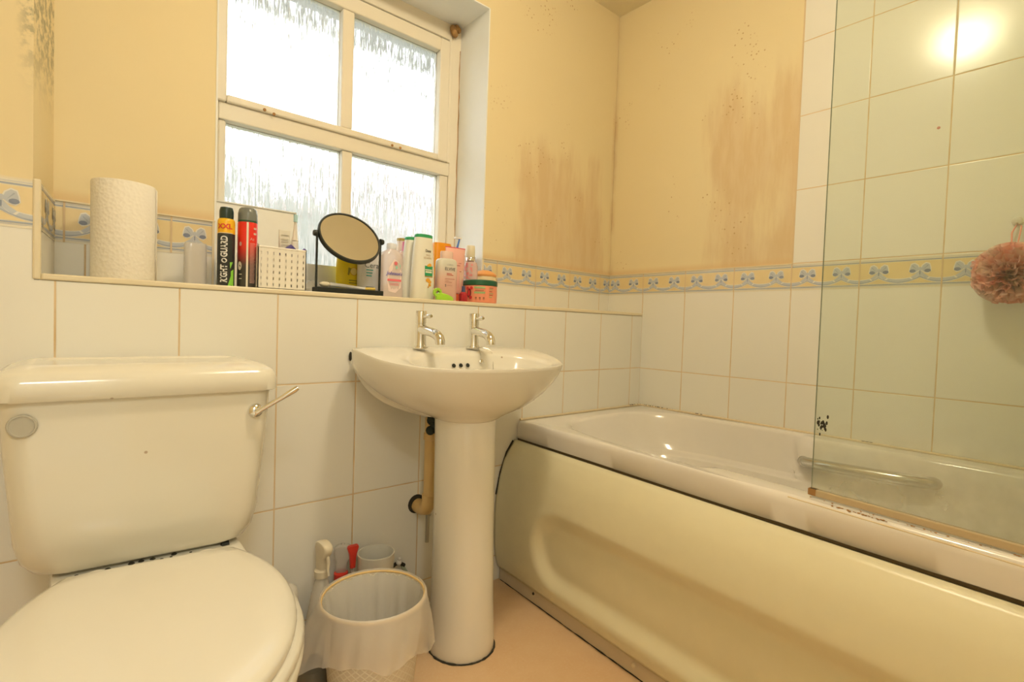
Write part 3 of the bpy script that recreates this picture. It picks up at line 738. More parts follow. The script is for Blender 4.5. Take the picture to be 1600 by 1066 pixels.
# ================================================================== BATH
def xf(y): return 1.102 - .0655 * (1.25 - y)          # outer front edge of the rim
def bath():
    t = thing('bathtub', 'white acrylic bathtub along the right wall with cream moulded side panel', 'bathtub', (1.4, .4, 0))
    NL = 420
    y1, y0 = 1.248, YN + .004
    def outer(k):
        # closed loop by parameter: four sides with small corners, denser along the length
        u = k / NL * 4; s = int(u) % 4; f = u - int(u)
        if s == 0: y = y0 + (y1 - y0) * f; return (xf(y), y)                    # front side going to far end
        if s == 1: return (xf(y1) + (XR - .003 - xf(y1)) * f, y1)
        if s == 2: return (XR - .002, y1 + (y0 - y1) * f)
        return (XR - .002 + (xf(y0) - XR + .002) * f, y0)
    ZT = .508
    def arm(y, z): return .042 * (1 - sm(.610, .622, y) * sm(.372, .384, z))   # a wider scooped back rest, then arm rests
    def well(k, d, zz):
        """inner outline at depth fraction d"""
        u = k / NL * 4; s = int(u) % 4; f = u - int(u)
        fw = .040 + .075 * d; xr = XR - .030 - .075 * d; ye = 1.165 - .34 * d ** 1.2; yn = y0 + .10 + .08 * d
        xl = lambda y: xf(y) + fw + arm(y, zz)
        xR = lambda y: xr - arm(y, zz)
        ang = {0: PI - PI / 4, 1: 3 * PI / 4, 2: PI / 4, 3: -PI / 4}
        # superellipse mapping, so the head end is generously rounded
        if s == 0: a = -3 * PI / 4 - f * PI / 2
        elif s == 1: a = 3 * PI / 4 - f * PI / 2
        elif s == 2: a = PI / 4 - f * PI / 2
        else: a = -PI / 4 - f * PI / 2
        c, q = math.cos(a), math.sin(a); e = 2 / (4.2 - 1.0 * d)
        ny = math.copysign(abs(q) ** e, q); nx = math.copysign(abs(c) ** (2 / 3.0), c) if abs(ny) > .5 else math.copysign(abs(c) ** e, c)
        nx = math.copysign(abs(c) ** e, c)
        y = (ye + yn) / 2 + (ye - yn) / 2 * ny
        # reparametrise long sides: stretch so points stay near uniform
        xm = (xl(y) + xR(y)) / 2; hw = (xR(y) - xl(y)) / 2
        return (xm + hw * nx, y)
    m = MB(); rings = []
    def oring(din, z): 
        r = []
        for k in range(NL):
            x, y = outer(k); wx, wy = well(k, 0, .5)
            dx, dy = wx - x, wy - y; L = math.hypot(dx, dy)
            r.append((x + dx / L * din, y + dy / L * din, z))
        return r
    rings += [oring(.004, .450), oring(0, .452), oring(0, .490), oring(.002, .497), oring(.006, .5035), oring(.012, .5075), oring(.018, ZT + .0005), oring(.026, ZT)]
    def wring(d, z, grow=0):
        r = []
        for k in range(NL):
            x, y = well(k, d, z); ox_, oy_ = outer(k); 
            r.append((x + (ox_ - x) * grow, y + (oy_ - y) * grow, z))
        return r
    rings += [wring(0, ZT - .001, .22), wring(0, ZT - .004, .06), wring(0, ZT - .012, 0), wring(.06, .47), wring(.13, .43)] + [wring(.20 + i * .009, .402 - i * .003) for i in range(17)] + [wring(.50, .29), wring(.70, .20), wring(.86, .145), wring(1.0, .122), wring(1.25, .116)]
    rings.append([(1.42 + (p[0] - 1.42) * .3, .35 + (p[1] - .35) * .5, .112) for p in rings[-1]])
    m.loft(rings, caps=(False, True)); m.build('tub', M['acrylic'], t, smooth=50)
    # moulded side panel with stadium recess
    zs = [.045, .055, .07] + [.085 + i * .0085 for i in range(42)]
    zs = [z for z in zs if z < .444] + [.4475]
    import bisect
    kn = [(.045, -.064), (.08, -.078), (.15, -.085), (.22, -.086), (.28, -.081), (.34, -.070), (.39, -.054), (.43, -.027), (.445, -.007)]
    def off(z):
        for (a, p), (b, q) in zip(kn, kn[1:]):
            if z <= b: 
                f = (z - a) / (b - a); return p + (q - p) * f
        return kn[-1][1]
    def offs(z): return (off(z - .012 if z > .057 else z) + 2 * off(z) + off(min(.445, z + .012))) / 4
    def rec(y, z):
        # signed distance to a stadium: centre line z=.193 from y=.955 down to y=-.2
        r = .108; yc = min(max(y, -.18), .955); d = math.hypot(y - yc, z - .193) - r
        return .026 * sm(.006, -.045, d)
    m = MB(); ny = 200
    m.grid(lambda u, v: ((lambda y, z: (xf(y) + offs(z) + rec(y, z), y, z))(1.2475 + (YN + .004 - 1.2475) * u, zs[min(int(v * (len(zs) - 1) + .5), len(zs) - 1)])), ny, len(zs) - 1, flip=True)
    m.build('side_panel', M['panel'], t, smooth=60, recalc=False, solid=-.003)
    k = MB(); k.loft([[(xf(y) - .058, y, 0.0), (xf(y) - .055, y, .052), (xf(y) - .035, y, .052), (xf(y) - .035, y, 0.0)] for y in (1.2475, YN + .004)]); k.build('kick_strip', M['kick'], t, smooth=0)
    d = MB(); d.loft([[(xf(y) + .002, y, .444), (xf(y) + .002, y, .4505), (xf(y) + .012, y, .4505), (xf(y) + .012, y, .444)] for y in (1.2475, YN + .004)]); d.build('rim_gap', M['gap_brown'], t, smooth=0)  # dark brown strip set in the gap between rim and panel
    f = MB(); n = 60
    f.tube([(xf(y) - .0585 + random.uniform(-.0006, .0006), y, .001) for y in [1.24 - i * .6 / n * 2 for i in range(n)]], [random.uniform(.0006, .0026) for _ in range(n)], 6); f.build('floor_joint', M['mould'], t)
    e = MB(); e.tube([(1.084, 1.2475, .444), (1.058, 1.2475, .41), (1.035, 1.2475, .35), (1.02, 1.2475, .28)], .0025, 6); e.build('wall_joint', M['mould'], t)
    for y, z, mt in ((1.075, .0, 'mould'), (.70, 0, 'sealant')):
        c = MB(); c.sphere((xf(y) - .0565, y, .028 if y > 1 else .024), .004 if y > 1 else .0062, 12, 8); c.build('screw_cap', M[mt], t)
    # sealant to walls
    s = MB(); s.tube([(1.11, 1.2455, .510), (XR - .0045, 1.2455, .510), (XR - .0045, YN + .01, .510)], .0040, 8); s.build('wall_sealant', M['sealant'], t)
    s = MB()
    for i in range(30):
        a = random.uniform(-.09, .16)
        p = (XR - .005 + min(0, a) * .7, 1.246 - max(0, a), .513) 
        s.sphere(p, random.uniform(.0015, .0035), 6, 5, sc=(1, 1, .6))
    for y in (.99, .985, .97, .46, .45, .44): s.sphere((XR - .006, y, .513), .002, 6, 5, sc=(1, 3, .6))
    s.build('sealant_mould', M['mould'], t)['kind'] = 'stuff'
    return t
bath()

def grab():
    t = thing('grab_handle', 'chrome grab handle inside the far side of the bathtub', 'handle', (1.66, .43, .44))
    pts = [(1.690, .592, .437), (1.672, .588, .442), (1.655, .575, .443), (1.645, .50, .4445), (1.643, .43, .445), (1.645, .36, .445), (1.655, .295, .444), (1.672, .282, .443), (1.690, .278, .438)]
    m = MB(); m.tube(pts, .0155, 16); 
    m.v = [(x, y, z - .004 + (.59 - y) * .035) for x, y, z in m.v]
    m.build('bar', NT('brushed_steel').set(col=(.56, .56, .53), metal=1.0, rough=.24).m, t)
    for y in (.590, .280):
        q = MB(); q.lathe([(.0001, 0), (.019, 0), (.019, .004), (.015, .006), (.0001, .006)], (0, 0, 0), 20); q.xform(Matrix.Translation((1.694, y, .438)) @ Matrix.Rotation(-PI / 2, 4, 'Y')); q.build('end_plate', M['chrome'], t)
grab()

# ================================================================== SHOWER SCREEN
def screen():
    t = thing('shower_screen', 'clear glass shower screen standing on the bathtub rim', 'shower screen', (1.08, .1, .51))
    g = NT('screen_glass'); P, v = g.pos()
    gl = g.new('ShaderNodeBsdfGlossy'); gl.inputs['Roughness'].default_value = .02
    tr = g.new('ShaderNodeBsdfTransparent'); tr.inputs['Color'].default_value = (.93, .965, .93, 1)
    df = g.new('ShaderNodeBsdfDiffuse'); df.inputs['Color'].default_value = (.80, .78, .66, 1)
    fr = g.new('ShaderNodeFresnel'); fr.inputs[0].default_value = 1.3
    m1 = g.new('ShaderNodeMixShader'); m2 = g.new('ShaderNodeMixShader')
    haze = g.math('MULTIPLY', g.ramp(P[2], .72, .54), g.ramp(g.noise(v, 8, detail=5), .25, .8))
    haze = g.math('MULTIPLY_ADD', haze, .34, .035)
    g.put(m1.inputs[0], haze); g.t.links.new(tr.outputs[0], m1.inputs[1]); g.t.links.new(df.outputs[0], m1.inputs[2])
    g.put(m2.inputs[0], g.math('MULTIPLY', fr.outputs[0], .6)); g.t.links.new(m1.outputs[0], m2.inputs[1]); g.t.links.new(gl.outputs[0], m2.inputs[2])
    g.t.links.new(m2.outputs[0], g.out.inputs['Surface'])
    def L(s, off=0, z=0): # s = distance along the screen from the free edge
        dx, dy = -.108, -.994; return (1.082 + dx * s + (-dy) * off, .363 + dy * s + dx * off, z)
    def slab(s0, s1, o0, o1, z0, z1):
        mb = MB(); mb.loft([[L(s0, o0, z), L(s1, o0, z), L(s1, o1, z), L(s0, o1, z)] for z in (z0, z1)]); return mb
    slab(0, .80, -.0018, .0018, .520, 1.92).build('glass_sheet', g.m, t, smooth=0)
    ed = NT('glass_edge'); ed.set(col=(.30, .38, .30), rough=.15)
    slab(-.0006, 0, -.0016, .0016, .520, 1.92).build('glass_edge', ed.m, t, smooth=0)
    slab(-.004, .80, -.006, .006, .511, .524).build('bottom_seal', clear('seal_strip', (.66, .52, .31), .3, .8), t, smooth=0, bevel=.002)
    m = MB()
    m.box((-.004, -.0062, 0), (.010, .0062, .012)); m.v = [L(x, y, .512 + z) for x, y, z in m.v]; m.build('seal_end', M['rust'], t, smooth=0)
    r = MB(); r.tube([L(-.02 + i * .028, -.048 - .0004 * i + random.uniform(-.001, .001), .5092) for i in range(28)], [random.uniform(.0008, .0018) for _ in range(28)], 6); r.build('sealant_bead', M['sealant'], t)
    r = MB()
    for i in range(26): r.sphere(L(.05 + i * .0035 + random.uniform(-.004, .004), -.026 + random.uniform(-.002, .002), .509), random.uniform(.001, .003), 6, 5, sc=(1, 1, .35))
    for i in range(60): r.sphere(L(random.uniform(0, .7), -.010 + random.uniform(-.003, .003), .509), random.uniform(.0008, .0022), 6, 5, sc=(1, 1, .35))
    r.build('rim_grime', M['rust'], t)['kind'] = 'stuff'
    b = MB()
    for i in range(34):
        b.lathe([(.0001, 0), (random.uniform(.0006, .0022), .0001), (.0001, .0002)], (0, 0, 0), 7)
        q = L(.013 + random.uniform(-.009, .010) , -.0020, .648 + random.gauss(0, .007)); n0 = len(b.v) - 21
        b.xform(Matrix.Translation(q) @ Matrix.Rotation(PI / 2, 4, 'Y') @ Matrix.Scale(2.0, 4, (1, 0, 0)), n0)
    b.build('black_residue', M['mould'], t)['kind'] = 'stuff'
screen()

def pouf():
    t = thing('bath_pouf', 'pink net bath pouf hanging behind the shower screen', 'bath pouf', (1.68, .165, .98))
    pk = NT('pink_net'); P, v = pk.obj()
    pk.set(col=pk.mix(pk.ramp(pk.noise(v, 22, detail=3), .35, .65), (1.0, .44, .36), (1.0, .74, .64)), rough=.6, alpha=.62)
    m = MB(); rnd = random.Random(3)
    for i in range(110):
        # ruffled ribbon petals
        a = rnd.uniform(0, 2 * PI); b = rnd.uniform(-1, 1); r = .060 * rnd.uniform(.70, 1.18)
        d = Vector((math.cos(a) * math.sqrt(1 - b * b) * .75, math.sin(a) * math.sqrt(1 - b * b) * 1.05, b * .85))
        u = d.cross(Vector((rnd.uniform(-1, 1), rnd.uniform(-1, 1), rnd.uniform(-1, 1)))).normalized(); w = d.cross(u).normalized()
        ph = rnd.uniform(0, 6)
        def fn(p, q, d=d, u=u, w=w, r=r, ph=ph):
            s = (p - .5) * 2.4; rr = r * (.35 + .75 * q)
            c = d * math.cos(s) + u * math.sin(s)
            return Vector((1.680, .165, .978)) + c.normalized() * rr + w * (.006 * math.sin(s * 19 + ph) * q + .003)
        m.grid(fn, 48, 2)
    m.build('net', pk.m, t, recalc=False)
    l = MB(); l.tube([(1.690, .165, 1.02), (1.745, .172, 1.085), (1.752, .164, 1.108), (1.750, .156, 1.100), (1.700, .160, 1.02)], .0018, 6); l.build('loop', simple('pink_cord', (.93, .42, .34), .6), t)
    h = thing('adhesive_hook', 'small clear hook on the tiles above the pink pouf', 'hook', (1.76, .165, 1.11))
    MB().sphere((1.7585, .165, 1.115), .011, 14, 8, sc=(.3, 1, 1)).build('pad', M['frosted'], h); MB().tube([(1.757, .165, 1.112), (1.750, .165, 1.104), (1.746, .165, 1.110)], .002, 8).build('prong', M['frosted'], h)
pouf()
tag(MB().lathe([(.0001, 0), (.004, .0001), (.0035, .0008), (.0001, .001)], (0, 0, 0), 12).xform(Matrix.Translation((XR - .0002, .329, 1.386)) @ Matrix.Rotation(-PI / 2, 4, 'Y')).build('tile_mark', simple('pink_mark', (.65, .28, .22), .6)), 'tiny pink mark on the upper right wall tiles', 'mark')

# ================================================================== FLOOR THINGS
def bin_():
    cx, cy = .475, .970
    t = thing('waste_bin', 'pale patterned waste bin lined with a bag, left of the pedestal', 'bin', (cx, cy, 0))
    q = NT('diamond_pattern_bin'); O, v = q.obj()
    an = q.math('ARCTAN2', q.math('SUBTRACT', O[1], 0), O[0]); 
    s1 = q.math('SINE', q.math('ADD', q.math('MULTIPLY', an, 34), q.math('MULTIPLY', O[2], 420)))
    s2 = q.math('SINE', q.math('SUBTRACT', q.math('MULTIPLY', an, 34), q.math('MULTIPLY', O[2], 420)))
    mx = q.math('MAXIMUM', s1, s2); f = q.ramp(mx, .6, .95)
    q.set(col=q.mix(f, (.72, .66, .54), (.84, .80, .68)), rough=.35); q.bump(f, .4, .001)
    MB().lathe([(.0001, .002), (.078, 0), (.080, .003), (.1035, .247), (.1015, .247), (.078, .006), (.0001, .006)], (cx, cy, 0), 64, caps=(False, False)).build('bucket', q.m, t, origin=(cx, cy, 0))
    MB().tube([(cx + .1045 * math.cos(2 * PI * k / 64), cy + .1045 * math.sin(2 * PI * k / 64), .249) for k in range(65)], .0032, 8).build('rim', simple('yellowed_rim', (.84, .60, .26), .4), t)
    rnd = random.Random(5)
    b = thing('bin_bag', 'translucent white bag lining and hanging over the waste bin', 'bag', (cx, cy, .25))
    n = 120; tips = {}
    def hang(a):
        # length and flare of the overhang by angle
        dirL = math.atan2(1.061 - cy, .357 - cx); dl = math.cos(a - dirL); dR = math.cos(a - math.atan2(-.30, .95))
        fl = .006 + .062 * max(0, dl) ** 5 + .014 * max(0, dR) ** 10
        ln = .095 + .045 * max(0, dl) ** 4 + .040 * max(0, dR) ** 6 + .008 * math.sin(3 * a) + .006 * math.sin(7 * a + 1)
        return fl, ln
    rings = []
    for j in range(13):
        u = j / 12; ring = []
        for k in range(n):
            a = 2 * PI * k / n; fl, ln = hang(a)
            fold = (.0022 * math.sin(11 * a + 2 * math.sin(3 * a) + 1.5 * u) + .0010 * math.sin(23 * a + u * 4)) * min(1, u * 2)
            r = .1080 + fl * u ** 1.1 + fold + .003 * math.sin(u * PI) - .008 * u * (1 if fl < .01 else 0)
            ring.append((cx + r * math.cos(a), cy + r * math.sin(a), .2535 - ln * u - .002 * (u > 0)))
        rings.append(ring)
    top = [(cx + .1045 * math.cos(2 * PI * k / n), cy + .1045 * math.sin(2 * PI * k / n), .2555) for k in range(n)]
    ins = []
    for j in range(1, 9):
        u = j / 8; ring = []
        for k in range(n):
            a = 2 * PI * k / n; fold = (.0025 * math.sin(13 * a + 5) + .002 * math.sin(23 * a + 3 * u)) * min(1, u * 3)
            r = .0985 - .026 * u + fold; ring.append((cx + r * math.cos(a), cy + r * math.sin(a), .2535 - .235 * u))
        ins.append(ring)
    m = MB(); m.loft(list(reversed(rings)) + [top] + ins, caps=(False, True)); m.build('film', M['bag'], b, smooth=80, recalc=False)
bin_()

def cup():
    cx, cy = .575, 1.168
    t = thing('plastic_tumbler', 'tall white plastic tumbler standing behind the waste bin', 'cup', (cx, cy, 0))
    MB().lathe([(.0001, 0), (.034, 0), (.036, .004), (.0445, .236), (.0455, .238), (.0455, .2415), (.0425, .2415), (.034, .008), (.0001, .008)], (cx, cy, 0), 40, caps=(False, False)).build('cup', simple('milky_plastic', (.84, .82, .74), .3, .01), t)
    MB().sphere((cx - .004, cy, .012), .006).build('base_stud', M['white'], t)
cup()
def spray(cx, cy, htop, bodycol, headcol, label, band=None, face=0, r=.034):
    t = thing('spray_bottle', label, 'spray bottle', (cx, cy, 0), 'cleaning bottles on the floor behind the bin')
    zb = htop - .085
    MB().lathe([(.0001, 0), (r, 0), (r + .002, .006), (r + .001, zb * .55), (r * .72, zb * .82), (.014, zb * .97), (.013, zb)], (cx, cy, 0), 28).build('bottle', bodycol, t)
    MB().lathe([(.0001, 0), (.0165, 0), (.017, .016), (.012, .020), (.0001, .020)], (cx, cy, zb), 20).build('collar', headcol if not band else band, t)
    h = MB(); z0 = zb + .02
    h.loft([rrect(-.0 + dx, 0, hx, .011, .008, dz) for dx, hx, dz in ((0, .0125, 0), (0, .013, .015), (.003, .016, .028), (.006, .022, .040), (.007, .025, .050), (.006, .023, .058), (.004, .016, .063), (.003, .008, .065))])
    h.xform(Matrix.Translation((cx, cy, z0)) @ Matrix.Rotation(face, 4, 'Z')); h.build('spray_head', headcol, t, smooth=50)
    g = MB(); g.tube([(.020, 0, .040), (.026, 0, .022), (.024, 0, .002), (.028, 0, -.010)], [.004, .004, .0035, .003], 8); g.xform(Matrix.Translation((cx, cy, z0)) @ Matrix.Rotation(face, 4, 'Z')); g.build('trigger', headcol, t)
redp = simple('red_plastic', (.80, .05, .03), .35)
spray(.446, 1.185, .296, M['frosted'], simple('cream_plastic', (.86, .77, .58), .4), 'tall frosted spray bottle with cream head, against the tiled wall', face=-1.35, r=.031)
spray(.504, 1.212, .262, M['frosted'], M['clear_film'], 'clear-headed spray bottle with red trigger beside the white tumbler', band=redp, face=-.5, r=.024)
m = MB(); m.loft([rrect(0, 0, a, b, .003, z) for a, b, z in ((.006, .005, 0), (.007, .006, .02), (.009, .006, .035), (.014, .006, .050), (.012, .006, .055))]); m.xform(Matrix.Translation((.524, 1.190, .208))); o = m.build('trigger', redp, None); 
_p = [x for x in bpy.data.objects if x.name.startswith('spray_bottle')][-1]
o.parent = _p; o.location = -_p.location
def pump():
    cx, cy = .360, 1.160
    t = thing('soap_bottle', 'clear pump soap bottle with green label between toilet and bin', 'bottle', (cx, cy, 0))
    MB().lathe([(.0001, 0), (.030, 0), (.032, .005), (.032, .125), (.026, .150), (.012, .163), (.011, .17)], (cx, cy, 0), 28).build('bottle', M['clear_film'], t)
    MB().lathe([(.0001, 0), (.0225, 0), (.024, .01), (.024, .035), (.020, .050), (.010, .057), (.0001, .058)], (cx, cy, .17), 24).build('clear_cap', M['frosted'], t)
    lb = MB(); mp = wrap_cyl(cx, cy, .0325, .07, a0=-1.2)
    gm = simple('green_print', (.10, .28, .10), .4); 
    for i in range(26):
        u, v = random.uniform(-.03, .03), random.uniform(-.05, .05); put_poly(lb, mp, [(u, v), (u + .006, v + .003), (u + .003, v + .014), (u - .004, v + .008)], 0)
    lb.build('label_print', gm, t, recalc=False)
pump()
def greyb():
    cx, cy = .395, 1.085
    t = thing('refill_bottle', 'dark grey bottle lying low on the floor under the bag', 'bottle', (cx, cy, 0))
    MB().lathe([(.0001, 0), (.030, 0), (.033, .004), (.033, .055), (.028, .070), (.012, .078), (.0001, .079)], (cx, cy, 0), 28).build('bottle', clear('smoky_plastic', (.20, .19, .15), .2, .85), t)
    MB().lathe([(.0001, 0), (.012, 0), (.012, .012), (.0001, .013)], (cx, cy, .078), 16).build('cap', M['black'], t)
greyb()
def toy():
    t = thing('isolation_valve', 'small black and white isolation valve low on the tiled wall', 'valve', (.672, 1.245, .16))
    MB().tube([(.655, 1.240, .150), (.668, 1.238, .158), (.682, 1.238, .156), (.695, 1.240, .146)], .005, 8).build('valve_body', M['mould'], t)
    MB().sphere((.674, 1.232, .163), .008, 12, 8).tube([(.674, 1.232, .163), (.674, 1.228, .176)], .004, 8).build('lever', M['white'], t)
    MB().tube([(.690, 1.242, .146), (.705, 1.242, .12), (.71, 1.242, 0)], .005, 8).build('supply_pipe', simple('verdigris_pipe', (.45, .55, .42), .5), t)
toy()

# ================================================================== LEDGE THINGS
Z = ZL + .0006
def roll():
    cx, cy, r = .0755, 1.322, .0535
    t = thing('paper_towel_roll', 'white kitchen paper towel roll at the left of the ledge', 'paper roll', (cx, cy, Z))
    pm = NT('quilted_paper'); O, v = pm.obj()
    vo = pm.new('ShaderNodeTexVoronoi'); vo.inputs['Scale'].default_value = 150; pm.t.links.new(v, vo.inputs['Vector'])
    pm.set(col=(.90, .86, .76), rough=.95); pm.bump(vo.outputs['Distance'], .5, .002)
    MB().lathe([(.020, .001), (.0525, 0), (.0535, .002), (.0535, .192), (.0525, .1945), (.020, .1945)], (cx, cy, Z), 64, caps=(False, False)).build('paper', pm.m, t, origin=(cx, cy, Z))
    MB().lathe([(.018, .0), (.0203, 0), (.0203, .194), (.018, .194)], (cx, cy, Z), 32, caps=(False, False)).build('core', simple('cardboard', (.55, .42, .28), .9), t)
    f = MB(); f.grid(lambda u, v: (cx + (.0545 + .005 * u * u) * math.cos(-.25 + u * .5), cy + (.0545 + .005 * u * u) * math.sin(-.25 + u * .5), Z + .002 + .190 * v), 6, 4); f.build('loose_sheet', pm.m, t, solid=.0004)
roll()
def case():
    cx, cy = .207, 1.355
    t = thing('plastic_pouch', 'clear plastic sleeve holding folded film beside the paper roll', 'pouch', (cx, cy, Z))
    MB().lathe([(.0225, 0), (.0225, .092), (.0205, .096)], (cx, cy, Z), 24, sy=.6, ex=3).build('sleeve', M['clear_film'], t, solid=.0006)
    m = MB(); 
    for i in range(4): m.grid(lambda u, v, i=i: (cx - .015 + .03 * u + .004 * math.sin(v * 5 + i), cy - .006 + .004 * i + .003 * math.sin(u * 9 + i), Z + .004 + .075 * v + .01 * math.sin(u * 4 + i)), 8, 8)
    m.build('crumpled_film', clear('milky_film', (.9, .84, .74), .3, .5), t, recalc=False)
case()
CAMXY = (0, 0)
def face(cx, cy): return math.atan2(-cy, -cx)     # angle pointing back towards the middle of the room
def deo():
    cx, cy, r = .2605, 1.315, .0178
    t = thing('deodorant_can', 'black deodorant can with yellow XXL shoulder and green flash', 'can', (cx, cy, Z))
    yel, blk, grn = simple('can_yellow', (.95, .55, .02), .3), simple('can_black', (.035, .04, .04), .3), simple('can_green', (.30, .72, .08), .35)
    wht, red = simple('print_white', (.80, .80, .78), .4), simple('print_red', (.80, .08, .04), .4)
    MB().lathe([(.0001, 0), (.0165, 0), (r, .003), (r, .119), (r, .146), (.0172, .150), (.0150, .153), (.0001, .153)], (cx, cy, Z), 40, mif=lambda i, j: 1 if i >= 3 else 0).build('can', [blk, yel], t)
    MB().lathe([(.0001, 0), (.0140, 0), (.0145, .006), (.0145, .018), (.0125, .0255), (.006, .0275), (.0001, .028)], (cx, cy, Z + .153), 32).build('cap', simple('cap_green_black', (.02, .045, .035), .3), t)
    p = MB(); a0 = face(cx, cy) 
    mp = wrap_cyl(cx, cy, r, Z, a0)
    put_text(p, mp, 'XXL', .0150, -.003, .134, 1, .0006, sx=1.05)
    put_rect(p, mp, -.018, .1195, .014, .1205, 0)
    put_text(p, mp, 'RIGHT', .0185, -.0035, .029, 0, .0007, vertical=True, sx=.74)
    put_text(p, mp, 'GUARD', .0185, -.0035, .0895, 0, .0007, vertical=True, sx=.74)
    put_poly(p, mp, disc_pts(-.0035, .0585, .0058, .0052), 0); put_poly(p, mp, disc_pts(-.0035, .0585, .0028, .0026), 3, .0009)
    put_poly(p, mp, [(.0095, .004), (.0165, .002), (.0165, .040), (.010, .035)], 2, .0012)
    put_poly(p, mp, [(.0075, .055), (.0145, .056), (.0085, .040)], 2, .0012)
    put_poly(p, mp, [(.004, 0.002), (.010, .002), (.0135, .020), (.0115, .030)], 2, .0012)
    p.build('label_print', [wht, red, grn, blk], t, recalc=False)
deo()
def redcan():
    cx, cy, r = .3045, 1.315, .0208
    t = thing('shaving_foam_can', 'red and black shaving foam can with a smoky cap', 'can', (cx, cy, Z))
    n = NT('red_to_black_can'); O, v = n.obj()
    f = n.ramp(O[2], .045, .105); c = n.mix(f, (.06, .055, .05), (.82, .035, .02))
    n.set(col=c, rough=.28)
    MB().lathe([(.0001, 0), (.0195, 0), (r, .003), (r, .148), (.0200, .151), (.0001, .151)], (cx, cy, Z), 40).build('can', n.m, t, origin=(cx, cy, Z))
    MB().lathe([(.0001, 0), (.0202, 0), (.0206, .004), (.0206, .020), (.0185, .030), (.0150, .0335), (.0001, .034)], (cx, cy, Z + .151), 36).build('cap', clear('smoky_cap', (.22, .24, .22), .15, .86), t)
    MB().lathe([(.0001, 0), (.0207, 0), (.0207, .0035), (.0001, .0035)], (cx, cy, Z + .1515), 36).build('green_ring', simple('dark_green', (.02, .10, .05), .3), t)
    p = MB(); mp = wrap_cyl(cx, cy, r, Z, face(cx, cy)); 
    put_rect(p, mp, -.0020, .001, .0020, .150, 0)
    for i in range(30): put_rect(p, mp, .0055, .012 + i * .0031, .0185 + random.uniform(-.002, 0), .0130 + i * .0031, 1, n=3)
    for z in (.125, .137): put_text(p, mp, 'E', .009, .0170, z, 0, .0004, vertical=True)
    put_text(p, mp, 'Az', .009, .010, .112, 1)
    put_poly(p, mp, disc_pts(-.0165, .050, .005, .010), 0); put_poly(p, mp, disc_pts(-.0150, .100, .003, .005), 1)
    for z in (.020, .030): put_rect(p, mp, -.018, z, -.011, z + .0015, 0, n=2)
    p.build('label_print', [simple('pale_stripe', (.86, .80, .66), .2), simple('pink_print', (.80, .48, .42), .5)], t, recalc=False)
redcan()
def board():
    t = thing('white_tray', 'white shallow tray leaning upright against the window', 'tray', (.385, 1.53, Z))
    w = simple('tray_white', (.84, .82, .74), .5)
    def q(x, z, d=0): return (x, 1.515 + .055 * (z - Z) / .24 - d, z)
    z1 = 1.126; m = MB()
    m.loft([[q(.280, z), q(.492, z), q(.492, z, -.003), q(.280, z, -.003)] for z in (Z + .001, z1)]); m.build('base', w, t, smooth=0)
    m = MB(); 
    for (a, b, c, d) in ((.280, .283, Z + .001, z1), (.489, .492, Z + .001, z1), (.280, .492, z1 - .003, z1)):
        m.loft([[q(a, z), q(b, z), q(b, z, .004), q(a, z, .004)] for z in (c, d)])
    m.build('lip', w, t, smooth=0)
board()
